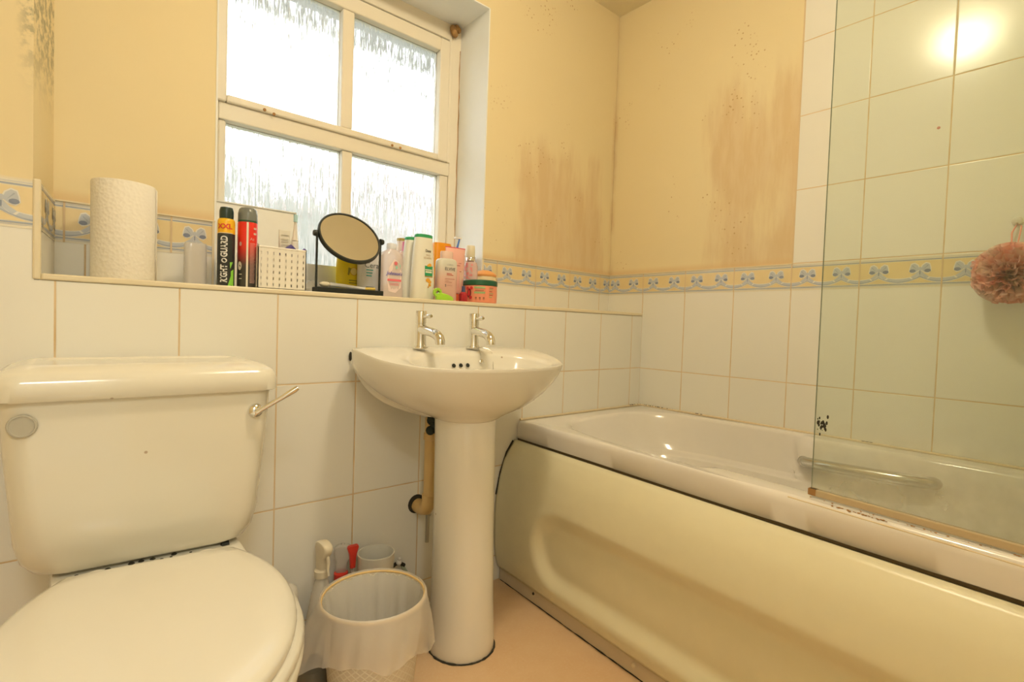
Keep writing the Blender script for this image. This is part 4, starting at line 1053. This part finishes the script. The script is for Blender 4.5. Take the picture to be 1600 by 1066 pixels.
def basket():
    x0, x1, y0, y1, z1 = .3195, .4285, 1.283, 1.365, .983
    t = thing('plastic_basket', 'white slotted plastic basket holding toothbrushes on the ledge', 'basket', ((x0 + x1) / 2, (y0 + y1) / 2, Z))
    w = simple('basket_white', (.88, .85, .76), .35, .01)
    m = MB(); e = .004
    # solid walls with rows of slots: each wall is a lattice of bars
    def wall(o, ux, L, nsl):
        # columns of slots
        cw = L / nsl
        def bx(a, b, c, d, th=.002):
            pts = []
            ux_ = Vector(ux); nrm = Vector((ux_.y, -ux_.x, 0))
            for z in (c, d):
                pts.append([tuple(Vector(o) + ux_ * a + Vector((0, 0, z - Z))), tuple(Vector(o) + ux_ * b + Vector((0, 0, z - Z))), tuple(Vector(o) + ux_ * b - nrm * th + Vector((0, 0, z - Z))), tuple(Vector(o) + ux_ * a - nrm * th + Vector((0, 0, z - Z)))])
            m.loft(pts)
        for i in range(nsl + 1):
            c = cw * i; bx(max(0, c - cw / 2 + .0014), min(L, c + cw / 2 - .0014), Z, z1 - .001)
        rows = 6; rh = (z1 - Z - .012) / rows
        for i in range(nsl):
            c = cw * (i + .5)
            for k in range(rows + 1):
                zc = Z + .004 + rh * k; bx(c - .0016, c + .0016, max(Z, zc - .0045), min(z1 - .001, zc + .0035), .0018)
    wall((x0, y0, Z), (1, 0, 0), x1 - x0, 8); wall((x1, y0, Z), (0, 1, 0), y1 - y0, 6)
    wall((x1, y1, Z), (-1, 0, 0), x1 - x0, 8); wall((x0, y1, Z), (0, -1, 0), y1 - y0, 6)
    m.box((x0, y0, Z), (x1, y1, Z + .003))
    m.build('body', w, t, smooth=0)
    r = MB(); a, b, c, d = x0 - .001, x1 + .001, y0 - .001, y1 + .001
    for (p, q, u, v) in ((a, b, c, c + .004), (a, b, d - .004, d), (a, a + .004, c, d), (b - .004, b, c, d)): r.box((p, u, z1 - .004), (q, v, z1))
    r.build('rim', w, t, smooth=0, bevel=.001)
    # contents
    u = thing('toothpaste_tube', 'white toothpaste tube upright in the basket', 'tube', (.392, 1.325, Z + .004))
    MB().loft([rrect(.392, 1.335, a, b, min(a, b) * .9, z) for a, b, z in ((.008, .008, Z + .004), (.011, .010, Z + .02), (.0125, .0095, Z + .06), (.0130, .006, Z + .11), (.0135, .0015, 1.033))]).build('tube', simple('tube_white', (.80, .77, .66), .4), u)
    mb = MB(); mp = flat_map((.392, 1.328, 1.0), (1, 0, 0), (0, .15, 1))
    for z in (.020, .010, .004, -.004): put_rect(mb, mp, -.009, z, .008, z + .0025, 0, .0012)
    mb.build('label_print', simple('grey_print', (.62, .58, .48), .5), u, recalc=False)
    u = thing('electric_toothbrush', 'white electric toothbrush with pale blue bristles in the basket', 'toothbrush', (.4165, 1.335, Z + .004))
    MB().lathe([(.0001, 0), (.009, 0), (.0105, .01), (.0105, .075), (.0098, .100), (.0085, .121), (.0001, .124)], (.4165, 1.335, Z + .004), 24).build('handle', simple('brush_white', (.88, .84, .78), .25), u)
    MB().lathe([(.0082, 0), (.0055, .012), (.0035, .028), (.0026, .044), (.0024, .056), (.0001, .058)], (.4165, 1.335, 1.0105), 16).build('neck', simple('brush_cream', (.85, .78, .68), .3), u)
    h = MB(); h.loft([rrect(.4165, 1.331, .0046, .004, .003, z) for z in (1.057, 1.059, 1.072, 1.0745)]); h.build('brush_head', simple('pale_blue_bristle', (.45, .72, .78), .6), u)
    u = thing('purple_tube', 'small purple-capped tube lying across the basket', 'tube', (.395, 1.33, .975))
    MB().tube([(.378, 1.312, .972), (.405, 1.326, .990), (.428, 1.333, .978)], [.006, .009, .0035], 10).build('tube', simple('purple_plastic', (.10, .08, .30), .4), u)
    u = thing('manual_toothbrush', 'manual toothbrush tip with purple stripe at basket corner', 'toothbrush', (.425, 1.35, Z + .01))
    MB().tube([(.400, 1.345, Z + .01), (.428, 1.335, .975), (.437, 1.331, .988)], [.003, .0035, .004], 8).build('handle', simple('pale_handle', (.75, .74, .78), .3), u)
    MB().tube([(.434, 1.329, .983), (.440, 1.328, .991)], .0042, 8).build('stripe', simple('purple_stripe', (.16, .10, .42), .3), u)
    u = thing('razor_card', 'dark grey card corner behind the basket', 'card', (.350, 1.385, Z))
    MB().loft([[(.325, 1.382, Z), (.385, 1.382, Z), (.385, 1.384, Z), (.325, 1.384, Z)], [(.325, 1.382, 1.012), (.365, 1.382, .985), (.365, 1.384, .985), (.325, 1.384, 1.012)]]).build('card', simple('grey_card', (.48, .45, .38), .7), u, smooth=0)
basket()
def whitebox():
    t = thing('storage_tub', 'white plastic tub against the window behind the mirror stand', 'tub', (.528, 1.47, Z))
    MB().loft([rrect(.528, 1.475, a, b_, .01, z) for a, b_, z in ((.048, .033, Z), (.050, .034, Z + .003), (.053, .036, .968), (.051, .034, .968), (.047, .030, Z + .006))], caps=(True, True)).build('tub', simple('tub_white', (.85, .86, .84), .4, .01), t)
    t = thing('cotton_pads_bag', 'crinkled clear bag of cotton pads beside the mirror foot', 'bag', (.470, 1.35, Z))
    m = MB(); rnd = random.Random(9)
    m.lathe([(.001, 0), (.024, .002), (.028, .012), (.024, .024), (.012, .032), (.001, .033)], (.468, 1.365, Z), 26, ex=2.6)
    m.v = [(x + rnd.uniform(-.002, .002), y + rnd.uniform(-.002, .002), z + (rnd.uniform(-.002, .002) if z > Z + .003 else 0)) for x, y, z in m.v]
    m.build('bag', M['frosted'], t)
whitebox()
def mirror():
    cx, cy, cz, R, T = .54, 1.29, 1.03, .08, math.radians(34)
    t = thing('vanity_mirror', 'round tilting mirror in a black metal stand on the ledge', 'mirror', (cx, cy, Z))
    MB().box((cx - .087, 1.268, Z), (cx + .087, 1.312, Z + .014)).build('tray_base', simple('black_base', (.015, .02, .015), .5, .3), t, smooth=0, bevel=.0015)
    for s in (-1, 1):
        MB().box((cx + s * .0845 - .0022, cy - .003, Z + .014), (cx + s * .0845 + .0022, cy + .003, cz + .008)).build('post', M['black'], t, smooth=0, bevel=.0008)
        p = MB(); p.lathe([(.0001, 0), (.0075, 0), (.008, .004), (.0065, .008), (.0001, .009)], (0, 0, 0), 16); p.xform(Matrix.Translation((cx + s * .0855, cy, cz)) @ Matrix.Rotation(s * PI / 2, 4, 'Y')); p.build('pivot_knob', M['black'], t)
    X = Matrix.Translation((cx, cy, cz)) @ Matrix.Rotation(-T, 4, 'X') @ Matrix.Rotation(PI / 2, 4, 'X')
    f = MB(); f.lathe([(R - .004, .0035), (R, .004), (R + .0015, .002), (R + .0015, -.006), (R, -.0075), (R - .006, -.008), (.0001, -.008), (.0001, -.006), (R - .004, -.006)], (0, 0, 0), 72, caps=(False, False)); f.xform(X); f.build('frame', M['black'], t)
    g = MB(); g.lathe([(.0001, 0), (R - .0038, 0), (R - .0038, .002), (.0001, .002)], (0, 0, 0), 72); g.xform(X); g.build('mirror_glass', NT('mirror_silver').set(col=(.88, .86, .80), metal=1.0, rough=.06).m, t)
    u = thing('makeup_wand', 'thin white tube with yellow end lying in the mirror tray', 'tube', (.54, 1.29, Z + .018))
    MB().tube([(.492, 1.296, Z + .0225), (.530, 1.294, Z + .021), (.585, 1.292, Z + .0175)], [.0055, .005, .0035], 12).build('tube', M['white'], u)
    MB().tube([(.585, 1.292, Z + .0175), (.612, 1.290, Z + .0185)], .0042, 12).build('yellow_end', simple('wand_yellow', (.85, .62, .12), .4), u)
    u = thing('folded_tissue', 'small crumpled cream tissue at the left of the mirror tray', 'tissue', (.475, 1.29, Z + .016))
    rnd = random.Random(4); m = MB(); m.sphere((.478, 1.291, Z + .0215), .0095, 12, 8, sc=(1.5, 1, .7)); m.v = [(x + rnd.uniform(-.001, .001), y, z + rnd.uniform(-.0005, .001)) for x, y, z in m.v]; m.build('tissue', simple('tissue_cream', (.84, .78, .60), .9), u)
mirror()

# generic flattened bottle by sections (half width, half depth, z, exponent)
def sect(cx, cy, secs, n=36, ex=2.6, rot=0):
    m = MB(); rings = []
    for hx, hy, z in secs:
        ring = []
        for k in range(n):
            a = 2 * PI * k / n; c, s = math.cos(a), math.sin(a)
            x = hx * math.copysign(abs(c) ** (2 / ex), c); y = hy * math.copysign(abs(s) ** (2 / ex), s)
            ring.append((cx + x * math.cos(rot) - y * math.sin(rot), cy + x * math.sin(rot) + y * math.cos(rot), z))
        rings.append(ring)
    if len(secs) >= 5: LAST[:] = [secs, ex]
    return m.loft(rings)
LAST = [None, 2.6]
def front(cx, cy, hy, z=0, slope=0):
    """flat label mapping on the room-facing side of a flattened bottle"""
    secs, ex = LAST
    def f(u, v, lift=.0004):
        zz = Z + v; k = 0
        while k < len(secs) - 2 and secs[k + 1][2] < zz: k += 1
        (a, b, z0), (c, d, z1) = secs[k], secs[k + 1]; t = max(0, min(1, (zz - z0) / (z1 - z0 + 1e-9)))
        hx, hy_ = a + (c - a) * t, b + (d - b) * t
        q = min(.97, abs(u) / hx)
        return (cx + u, cy - hy_ * (1 - q ** ex) ** (1 / ex) - lift, zz)
    return f
def bottles():
    # yellow
    cx, cy = .582, 1.405; t = thing('yellow_wash_bottle', 'bright yellow shower gel bottle behind the mirror stand', 'bottle', (cx, cy, Z))
    sect(cx, cy, [(.027, .016, Z), (.030, .018, Z + .004), (.031, .018, Z + .08), (.029, .017, Z + .115), (.018, .013, Z + .130), (.012, .012, Z + .133)]).build('bottle', simple('bottle_yellow', (.98, .78, .02), .3), t)
    MB().lathe([(.0001, 0), (.013, 0), (.013, .022), (.0001, .024)], (cx, cy, Z + .133), 20).build('cap', M['white'], t)
    p = MB(); mp = front(cx, cy, .0185); put_poly(p, mp, disc_pts(.012, .070, .012), 0, .0008); put_poly(p, mp, disc_pts(.012, .070, .010), 1, .0012); 
    for z in (.043, .036): put_rect(p, mp, -.002, z, .022, z + .003, 2, .0010, 2)
    put_poly(p, mp, [(-.006, .060), (-.002, .058), (.004, .078), (-.004, .080)], 2, .0010)
    p.build('label_print', [simple('lemon_skin', (.85, .55, .02), .4), simple('lemon_flesh', (.95, .80, .25), .4), simple('olive_print', (.40, .33, .03), .5)], t, recalc=False)
    # cleanser
    cx, cy = .638, 1.375; t = thing('cleanser_bottle', 'white cleanser bottle with teal corner behind the mirror post', 'bottle', (cx, cy, Z))
    sect(cx, cy, [(.034, .018, Z), (.036, .020, Z + .004), (.036, .020, Z + .125), (.033, .018, Z + .132), (.016, .014, Z + .134)], ex=4).build('bottle', simple('cleanser_white', (.86, .85, .80), .35, .01), t)
    MB().lathe([(.0001, 0), (.015, 0), (.015, .018), (.0001, .019)], (cx, cy, Z + .134), 20).build('cap', simple('cleanser_cap', (.80, .76, .66), .4), t)
    p = MB(); mp = front(cx, cy, .0205); put_text(p, mp, 'Cera', .021, -.006, .088, 0, 0, .0012)
    put_poly(p, mp, [(.018, .100), (.0345, .100), (.0345, .060), (.024, .078)], 1, .0010)
    for z, w in ((.074, .02), (.066, .018), (.058, .016), (.026, .024), (.016, .016)): put_rect(p, mp, -.022, z, -.022 + w, z + .0025, 1 if z != .026 else 0, .0010, 2)
    p.build('label_print', [simple('print_grey', (.12, .16, .16), .5), simple('print_teal', (.03, .42, .38), .5)], t, recalc=False)
    # baby oil
    cx, cy = .665, 1.305; t = thing('baby_oil_bottle', 'clear baby oil bottle with pink label right of the mirror', 'bottle', (cx, cy, Z))
    sect(cx, cy, [(.033, .019, Z), (.0355, .021, Z + .004), (.0345, .020, Z + .05), (.0335, .019, Z + .075), (.035, .020, Z + .095), (.033, .019, Z + .112), (.026, .016, Z + .124), (.014, .012, Z + .131), (.0125, .012, Z + .133)], ex=2.4).build('bottle', clear('pink_clear', (.88, .76, .72), .08, .62), t)
    MB().lathe([(.0001, 0), (.0135, 0), (.0135, .014), (.0125, .0155), (.0001, .0155)], (cx, cy, Z + .133), 24).build('cap', clear('clear_cap', (.86, .84, .82), .1, .6), t)
    p = MB(); mp = front(cx, cy, .0215)
    put_poly(p, mp, [(-.016, .016), (.004, .012), (.022, .028), (.024, .070), (.012, .100), (.000, .104), (-.014, .082), (-.020, .045)], 0, .0008)
    put_text(p, mp, 'Johnson\'s', .0130, .002, .065, 1, .0003, .0014, shear=.25, sx=.95)
    put_rect(p, mp, -.019, .044, .023, .0500, 2, .0013, 2); put_poly(p, mp, disc_pts(.004, .093, .005), 2, .0014)
    put_poly(p, mp, disc_pts(.007, .082, .003, .004), 3, .0014); put_poly(p, mp, [(.014, .094), (.019, .090), (.020, .078)], 3, .0014)
    for z in (.037, .033): put_rect(p, mp, -.012, z, .014, z + .0012, 2, .0013, 1)
    p.build('label_print', [simple('pale_pink_label', (.90, .74, .70), .5), simple('print_indigo', (.14, .12, .45), .5), simple('print_pink', (.85, .18, .22), .5), simple('print_mint', (.25, .62, .50), .5)], t, recalc=False)
    # gold topped
    cx, cy = .763, 1.415; t = thing('gold_top_bottle', 'pale pink bottle with flat gold cap at the back', 'bottle', (cx, cy, Z))
    sect(cx, cy, [(.030, .018, Z), (.032, .019, Z + .005), (.031, .018, Z + .09), (.026, .016, Z + .140), (.0215, .014, Z + .178)]).build('bottle', simple('pale_pink_bottle', (.84, .74, .66), .3), t)
    sect(cx, cy, [(.0225, .015, Z + .178), (.0228, .0152, Z + .180), (.0222, .015, Z + .186)]).build('cap', simple('gold_cap', (.50, .38, .10), .3), t)
    # pink cap bottle
    cx, cy = .742, 1.372; t = thing('pink_cap_bottle', 'clear pinkish bottle with deep pink cap behind the tall shampoo', 'bottle', (cx, cy, Z))
    sect(cx, cy, [(.028, .014, Z), (.030, .016, Z + .004), (.030, .016, Z + .105), (.026, .014, Z + .125), (.014, .011, Z + .139), (.012, .011, Z + .142)]).build('bottle', clear('pink_clear_dark', (.84, .66, .64), .1, .7), t)
    MB().lathe([(.0001, 0), (.0125, 0), (.0115, .028), (.0001, .030)], (cx + .005, cy, Z + .142), 20).build('cap', simple('deep_pink', (.78, .16, .32), .35), t)
    # two green capped
    def sh(cx, cy, s, label, near):
        t = thing('shampoo_bottle', label, 'bottle', (cx, cy, Z), 'white shampoo bottles with green caps')
        h = .178 * s
        sect(cx, cy, [(.035, .019, Z), (.0375, .021, Z + .004), (.0368, .021, Z + h * .25), (.035, .020, Z + h * .5), (.0315, .018, Z + h * .78), (.0275, .016, Z + h)], ex=2.4).build('bottle', simple('shampoo_white', (.85, .83, .72), .28, .01), t)
        sect(cx, cy, [(.0278, .0163, Z + h), (.0280, .0165, Z + h + .002), (.0272, .0158, Z + h + .008), (.024, .013, Z + h + .010)], ex=2.4).build('cap', simple('green_cap', (.03, .36, .13), .35), t)
        if near:
            p = MB(); mp = front(cx, cy, .0212, slope=.028)
            put_text(p, mp, 'Dove', .0105, .006, .140, 0, .0003, .0014, sx=.8); put_text(p, mp, 'PRO', .0080, .006, .127, 1, 0, .0014); put_text(p, mp, 'VITAMIN', .0085, .004, .119, 1, 0, .0014, sx=.8)
            put_rect(p, mp, -.005, .065, .0225, .097, 2, .0010, 2); put_rect(p, mp, -.004, .084, .020, .087, 4, .0013, 2); put_rect(p, mp, -.005, .065, .0225, .068, 5, .0013, 2)
            put_rect(p, mp, -.003, .077, .019, .082, 4, .0013, 2)
            for (u, v, r_) in ((.006, .056, .0075), (.012, .051, .006), (.012, .042, .005), (.007, .036, .0025), (.012, .100, .006), (.006, .098, .004)): put_poly(p, mp, disc_pts(u, v, r_, r_ * .8), 3, .0010 + .0001 * r_ * 100)
            p.build('label_print', [simple('print_charcoal', (.12, .10, .06), .5), simple('print_bronze', (.55, .38, .18), .5), simple('print_green', (.03, .34, .14), .5), simple('print_orange', (.88, .42, .04), .5), simple('print_cream', (.84, .80, .64), .5), simple('print_gold', (.48, .30, .08), .5)], t, recalc=False)
    sh(.7685, 1.310, 1.0, 'tall white shampoo bottle with green cap, nearest the ledge edge', True)
    sh(.762, 1.355, .975, 'white green-capped bottle half hidden behind the tall shampoo', False)
    # orange
    cx, cy = .889, 1.400; t = thing('orange_bottle', 'bright orange bottle standing behind the pink tube', 'bottle', (cx, cy, Z))
    sect(cx, cy, [(.028, .016, Z), (.030, .018, Z + .004), (.032, .018, Z + .10), (.032, .017, Z + .180), (.030, .015, Z + .187)], ex=3).build('bottle', simple('bottle_orange', (.92, .36, .01), .3), t)
    p = MB(); mp = front(cx, cy, .0185); put_poly(p, mp, disc_pts(-.003, .145, .006, .010), 0, .001); p.build('label_print', simple('print_brick', (.70, .14, .04), .5), t, recalc=False)
    # razor
    t = thing('disposable_razor', 'blue razor handle sticking up behind the pink tube', 'razor', (.92, 1.365, Z))
    MB().tube([(.912, 1.362, Z), (.915, 1.364, Z + .10), (.922, 1.366, Z + .165), (.933, 1.367, Z + .203)], [.003, .0035, .004, .0025], 8).build('handle', simple('razor_blue', (.06, .20, .62), .35), t)
    MB().box((.915, 1.362, Z + .203), (.938, 1.372, Z + .208)).build('head', M['white'], t, smooth=0)
    # pink inverted tube
    cx, cy = .902, 1.342; t = thing('pink_lotion_tube', 'tall pale pink squeeze tube standing on its cap', 'tube', (cx, cy, Z))
    sect(cx, cy, [(.020, .017, Z + .028), (.026, .019, Z + .034), (.031, .016, Z + .09), (.0345, .010, Z + .14), (.037, .003, Z + .166), (.037, .0015, Z + .168)], ex=2.6).build('tube', simple('tube_pink', (.90, .50, .42), .35), t)
    MB().lathe([(.0001, 0), (.020, 0), (.021, .026), (.0001, .028)], (cx, cy, Z), 24, sy=.85).build('cap', simple('tube_red_cap', (.80, .16, .06), .3), t)
    sect(cx, cy, [(.0372, .0018, Z + .168), (.0372, .0018, Z + .1705)], ex=6).build('crimp', simple('crimp_red', (.75, .06, .14), .4), t)
    p = MB(); mp = front(cx, cy, .019)
    for (u0, v0, u1, v1, c) in ((.006, .045, .024, .100, 0), (-.004, .112, .010, .115, 1), (.004, .120, .016, .122, 1), (.006, .094, .014, .097, 1)): put_rect(p, mp, u0, v0, u1, v1, c, .0012, 1)
    p.build('label_print', [simple('peach_print', (.92, .62, .50), .5), simple('rose_print', (.62, .24, .20), .5)], t, recalc=False)
    # Elvive
    cx, cy = .846, 1.305; t = thing('hair_serum_bottle', 'slim silver-to-pink hair care bottle with blush cap', 'bottle', (cx, cy, Z))
    g = NT('silver_to_pink'); O, v = g.obj(); g.set(col=g.mix(g.ramp(O[2], .05, .115), (.80, .50, .42), (.72, .70, .60)), rough=.3)
    sect(cx, cy, [(.031, .018, Z), (.0335, .020, Z + .004), (.0335, .020, Z + .10), (.0325, .019, Z + .118), (.028, .017, Z + .124), (.0200, .015, Z + .126)], ex=3).build('bottle', g.m, t, origin=(cx, cy, Z))
    MB().lathe([(.0001, 0), (.0205, 0), (.0200, .020), (.0185, .022), (.0001, .022)], (cx, cy, Z + .126), 28, sy=.75).build('cap', simple('blush_cap', (.86, .62, .52), .25), t)
    p = MB(); mp = front(cx, cy, .0203)
    put_text(p, mp, "L'OREAL", .0062, .001, .107, 1, 0, .0012); put_text(p, mp, 'ELVIVE', .0135, .001, .094, 0, 0, .0012, sx=.92)
    for z, w in ((.080, .018), (.076, .024)): put_rect(p, mp, -.011, z, -.011 + w, z + .0016, 2, .001, 1)
    put_rect(p, mp, -.016, .064, .018, .0665, 3, .001, 1); put_rect(p, mp, -.016, .060, -.004, .0612, 3, .001, 1); put_rect(p, mp, -.016, .055, .008, .0565, 3, .001, 1)
    put_text(p, mp, '2', .009, -.014, .045, 0, .0002, .0012); put_rect(p, mp, -.009, .045, .010, .0462, 3, .001, 1)
    p.build('label_print', [simple('print_black', (.05, .05, .05), .5), simple('print_silver', (.45, .45, .42), .4), simple('print_red2', (.65, .08, .05), .5), simple('print_rose', (.62, .28, .24), .5)], t, recalc=False)
    # hair clip
    t = thing('hair_clip', 'lime green plastic hair clip on the ledge edge', 'hair clip', (.816, 1.268, Z))
    lm = simple('lime_plastic', (.42, .78, .06), .25, coat=.3)
    MB().loft([[(.790 + a * .058, 1.264 - .004 * math.sin(a * 3), Z + z0), (.790 + a * .058, 1.274, Z + z0), (.790 + a * .058, 1.274, Z + z0 + h), (.790 + a * .058, 1.264 - .004 * math.sin(a * 3), Z + z0 + h)] for a, z0, h in ((0, .001, .016), (.15, 0, .022), (.4, 0, .020), (.7, 0, .016), (.9, 0, .012), (1, .001, .006))]).build('jaw', lm, t, bevel=.002)
    MB().lathe([(.006, -.004), (.013, -.004), (.0135, 0), (.013, .004), (.006, .004)], (0, 0, 0), 24, caps=(False, False)).xform(Matrix.Translation((.794, 1.268, Z + .0215)) @ Matrix.Rotation(PI / 2, 4, 'X')).build('finger_loop', lm, t)
    # small red bottle
    cx, cy = .9005, 1.290; t = thing('nail_polish_bottle', 'tiny dark red bottle between hair bottle and jar', 'bottle', (cx, cy, Z))
    sect(cx, cy, [(.011, .009, Z), (.0125, .010, Z + .002), (.0125, .010, Z + .024), (.006, .006, Z + .030)], ex=3.5).build('bottle', simple('ruby', (.45, .02, .03), .12), t)
    MB().lathe([(.0001, 0), (.006, 0), (.005, .018), (.0001, .019)], (cx, cy, Z + .030), 16).build('cap', simple('cap_navy', (.06, .08, .2), .3), t)
    # mist bottle
    cx, cy = .984, 1.372; t = thing('body_mist_bottle', 'clear floral mist bottle with cream cap beside the window reveal', 'bottle', (cx, cy, Z))
    MB().lathe([(.0001, 0), (.021, 0), (.023, .004), (.023, .122), (.019, .134), (.010, .138)], (cx, cy, Z), 28).build('bottle', clear('mist_clear', (.88, .62, .56), .08, .7), t)
    MB().lathe([(.010, 0), (.0145, .001), (.0145, .010), (.012, .013), (.0001, .013)], (cx - .003, cy, Z + .138), 24).build('collar', M['chrome'], t)
    MB().lathe([(.0001, 0), (.0150, 0), (.0155, .002), (.0145, .036), (.0130, .0385), (.0001, .039)], (cx - .003, cy, Z + .150), 28).build('cap', simple('cream_cap', (.84, .76, .56), .3), t)
    p = MB(); mp = wrap_cyl(cx, cy, .023, Z, face(cx, cy)); rn = random.Random(2)
    for i in range(22): put_poly(p, mp, disc_pts(rn.uniform(-.022, .004), rn.uniform(.055, .128), rn.uniform(.002, .005), None, 8), 0, .0006 + i * .00002)
    p.build('label_print', simple('flower_red', (.82, .30, .28), .4), t, recalc=False)
    # crystal jar far back against the reveal
    cx, cy = 1.034, 1.462
    t = thing('bath_salts_jar', 'small faceted pale lilac jar behind the beige pot', 'jar', (cx, cy, Z))
    MB().lathe([(.0001, 0), (.026, 0), (.028, .004), (.0285, .10), (.026, .128), (.029, .150), (.027, .166), (.0001, .168)], (cx, cy, Z), 12).build('jar', clear('lilac_glass', (.80, .72, .72), .1, .7), t, smooth=10)
    # rear pot with orange domed lid
    cx, cy = 1.018, 1.368
    cx, cy, r = 1.052, 1.385, .038
    t = thing('beige_pot', 'beige pot with orange domed lid behind the green-lidded jar', 'jar', (cx, cy, Z))
    MB().lathe([(.0001, 0), (r - .002, 0), (r, .003), (r + .002, .090), (r - .001, .094), (.0001, .094)], (cx, cy, Z), 40).build('pot', simple('pot_beige', (.80, .66, .40), .35), t)
    MB().lathe([(r + .001, 0), (r + .002, .006), (r * .9, .012), (r * .6, .019), (r * .25, .022), (.0001, .0225)], (cx, cy, Z + .094), 40).build('lid', simple('lid_orange', (.90, .42, .14), .35), t)
    # front jar with dark green lid
    cx, cy, r = .981, 1.3135, .0545
    t = thing('hair_mask_jar', 'coral jar with dark green lid at the right of the ledge', 'jar', (cx, cy, Z))
    MB().lathe([(.0001, 0), (r - .004, 0), (r - .001, .003), (r, .030), (r - .001, .054), (.0001, .056)], (cx, cy, Z), 56).build('jar', simple('jar_coral', (.90, .34, .20), .35, .02), t)
    MB().lathe([(.0001, 0), (r + .0005, 0), (r + .001, .003), (r + .0005, .014), (r - .004, .017), (.0001, .018)], (cx, cy, Z + .055), 56).build('lid', simple('lid_dark_green', (.015, .12, .06), .3), t)
    p = MB(); mp = wrap_cyl(cx, cy, r, Z, face(cx, cy))
    for z in (.044, .0285): put_rect(p, mp, -.018, z, .016, z + .006, 0, .0006)
    for z in (.0385, .0365): put_rect(p, mp, -.015, z, .012, z + .001, 1, .0006)
    for u in (-.012, 0, .012): put_poly(p, mp, disc_pts(u, .015, .0032, None, 10), 1, .0006); put_rect(p, mp, u - .003, .009, u + .003, .0100, 1, .0006, 2)
    for i, z in enumerate((.046, .041, .035, .029, .024, .018)): put_rect(p, mp, .030, z, .046 - .002 * (i % 3), z + .0022, 0 if i % 2 else 1, .0006)
    put_poly(p, mp, disc_pts(-.036, .030, .008, .014), 2, .0006); put_poly(p, mp, disc_pts(-.036, .030, .005, .010), 3, .0009)
    for u, v in ((-.028, .045), (-.042, .044), (-.030, .016)): put_poly(p, mp, disc_pts(u, v, .0055, None, 10), 3, .0008)
    p.build('label_print', [simple('jar_green_print', (.35, .50, .22), .5), simple('jar_brown_print', (.42, .16, .08), .5), simple('jar_dark_print', (.14, .04, .03), .5), simple('jar_red_print', (.75, .05, .06), .5)], t, recalc=False)

bottles()

# ================================================================== finer grouping: prints, levers and the like belong to the part they sit on
def reparent(c, p):
    loc = wl(c); c.parent = p; c.location = loc - wl(p)
def kid(t, *names):
    for n in names:
        for c in t.children:
            if c.name.split('.')[0] == n: return c
for t in [o for o in bpy.data.objects if o.type == 'EMPTY']:
    for c in list(t.children):
        n = c.name.split('.')[0]
        host = {'label_print': ('bottle', 'can', 'jar', 'tube', 'pot'), 'overflow_hole': ('bowl',), 'lever': ('lever_boss',), 'screw_hole': ('top_sash',),
                'vent_slot': ('window_frame',), 'brush_head': ('neck',), 'trigger': ('spray_head',), 'hinge': ('seat',), 'green_ring': ('can',),
                'crimp': ('tube',), 'stripe': ('handle',), 'loose_sheet': ('paper',), 'seal_end': ('bottom_seal',), 'coupling': ('pipe',), 'screw_cap': ('side_panel', 'kick_strip')}.get(n)
        if host:
            h = kid(t, *host)
            if h is not None and h is not c: reparent(c, h)
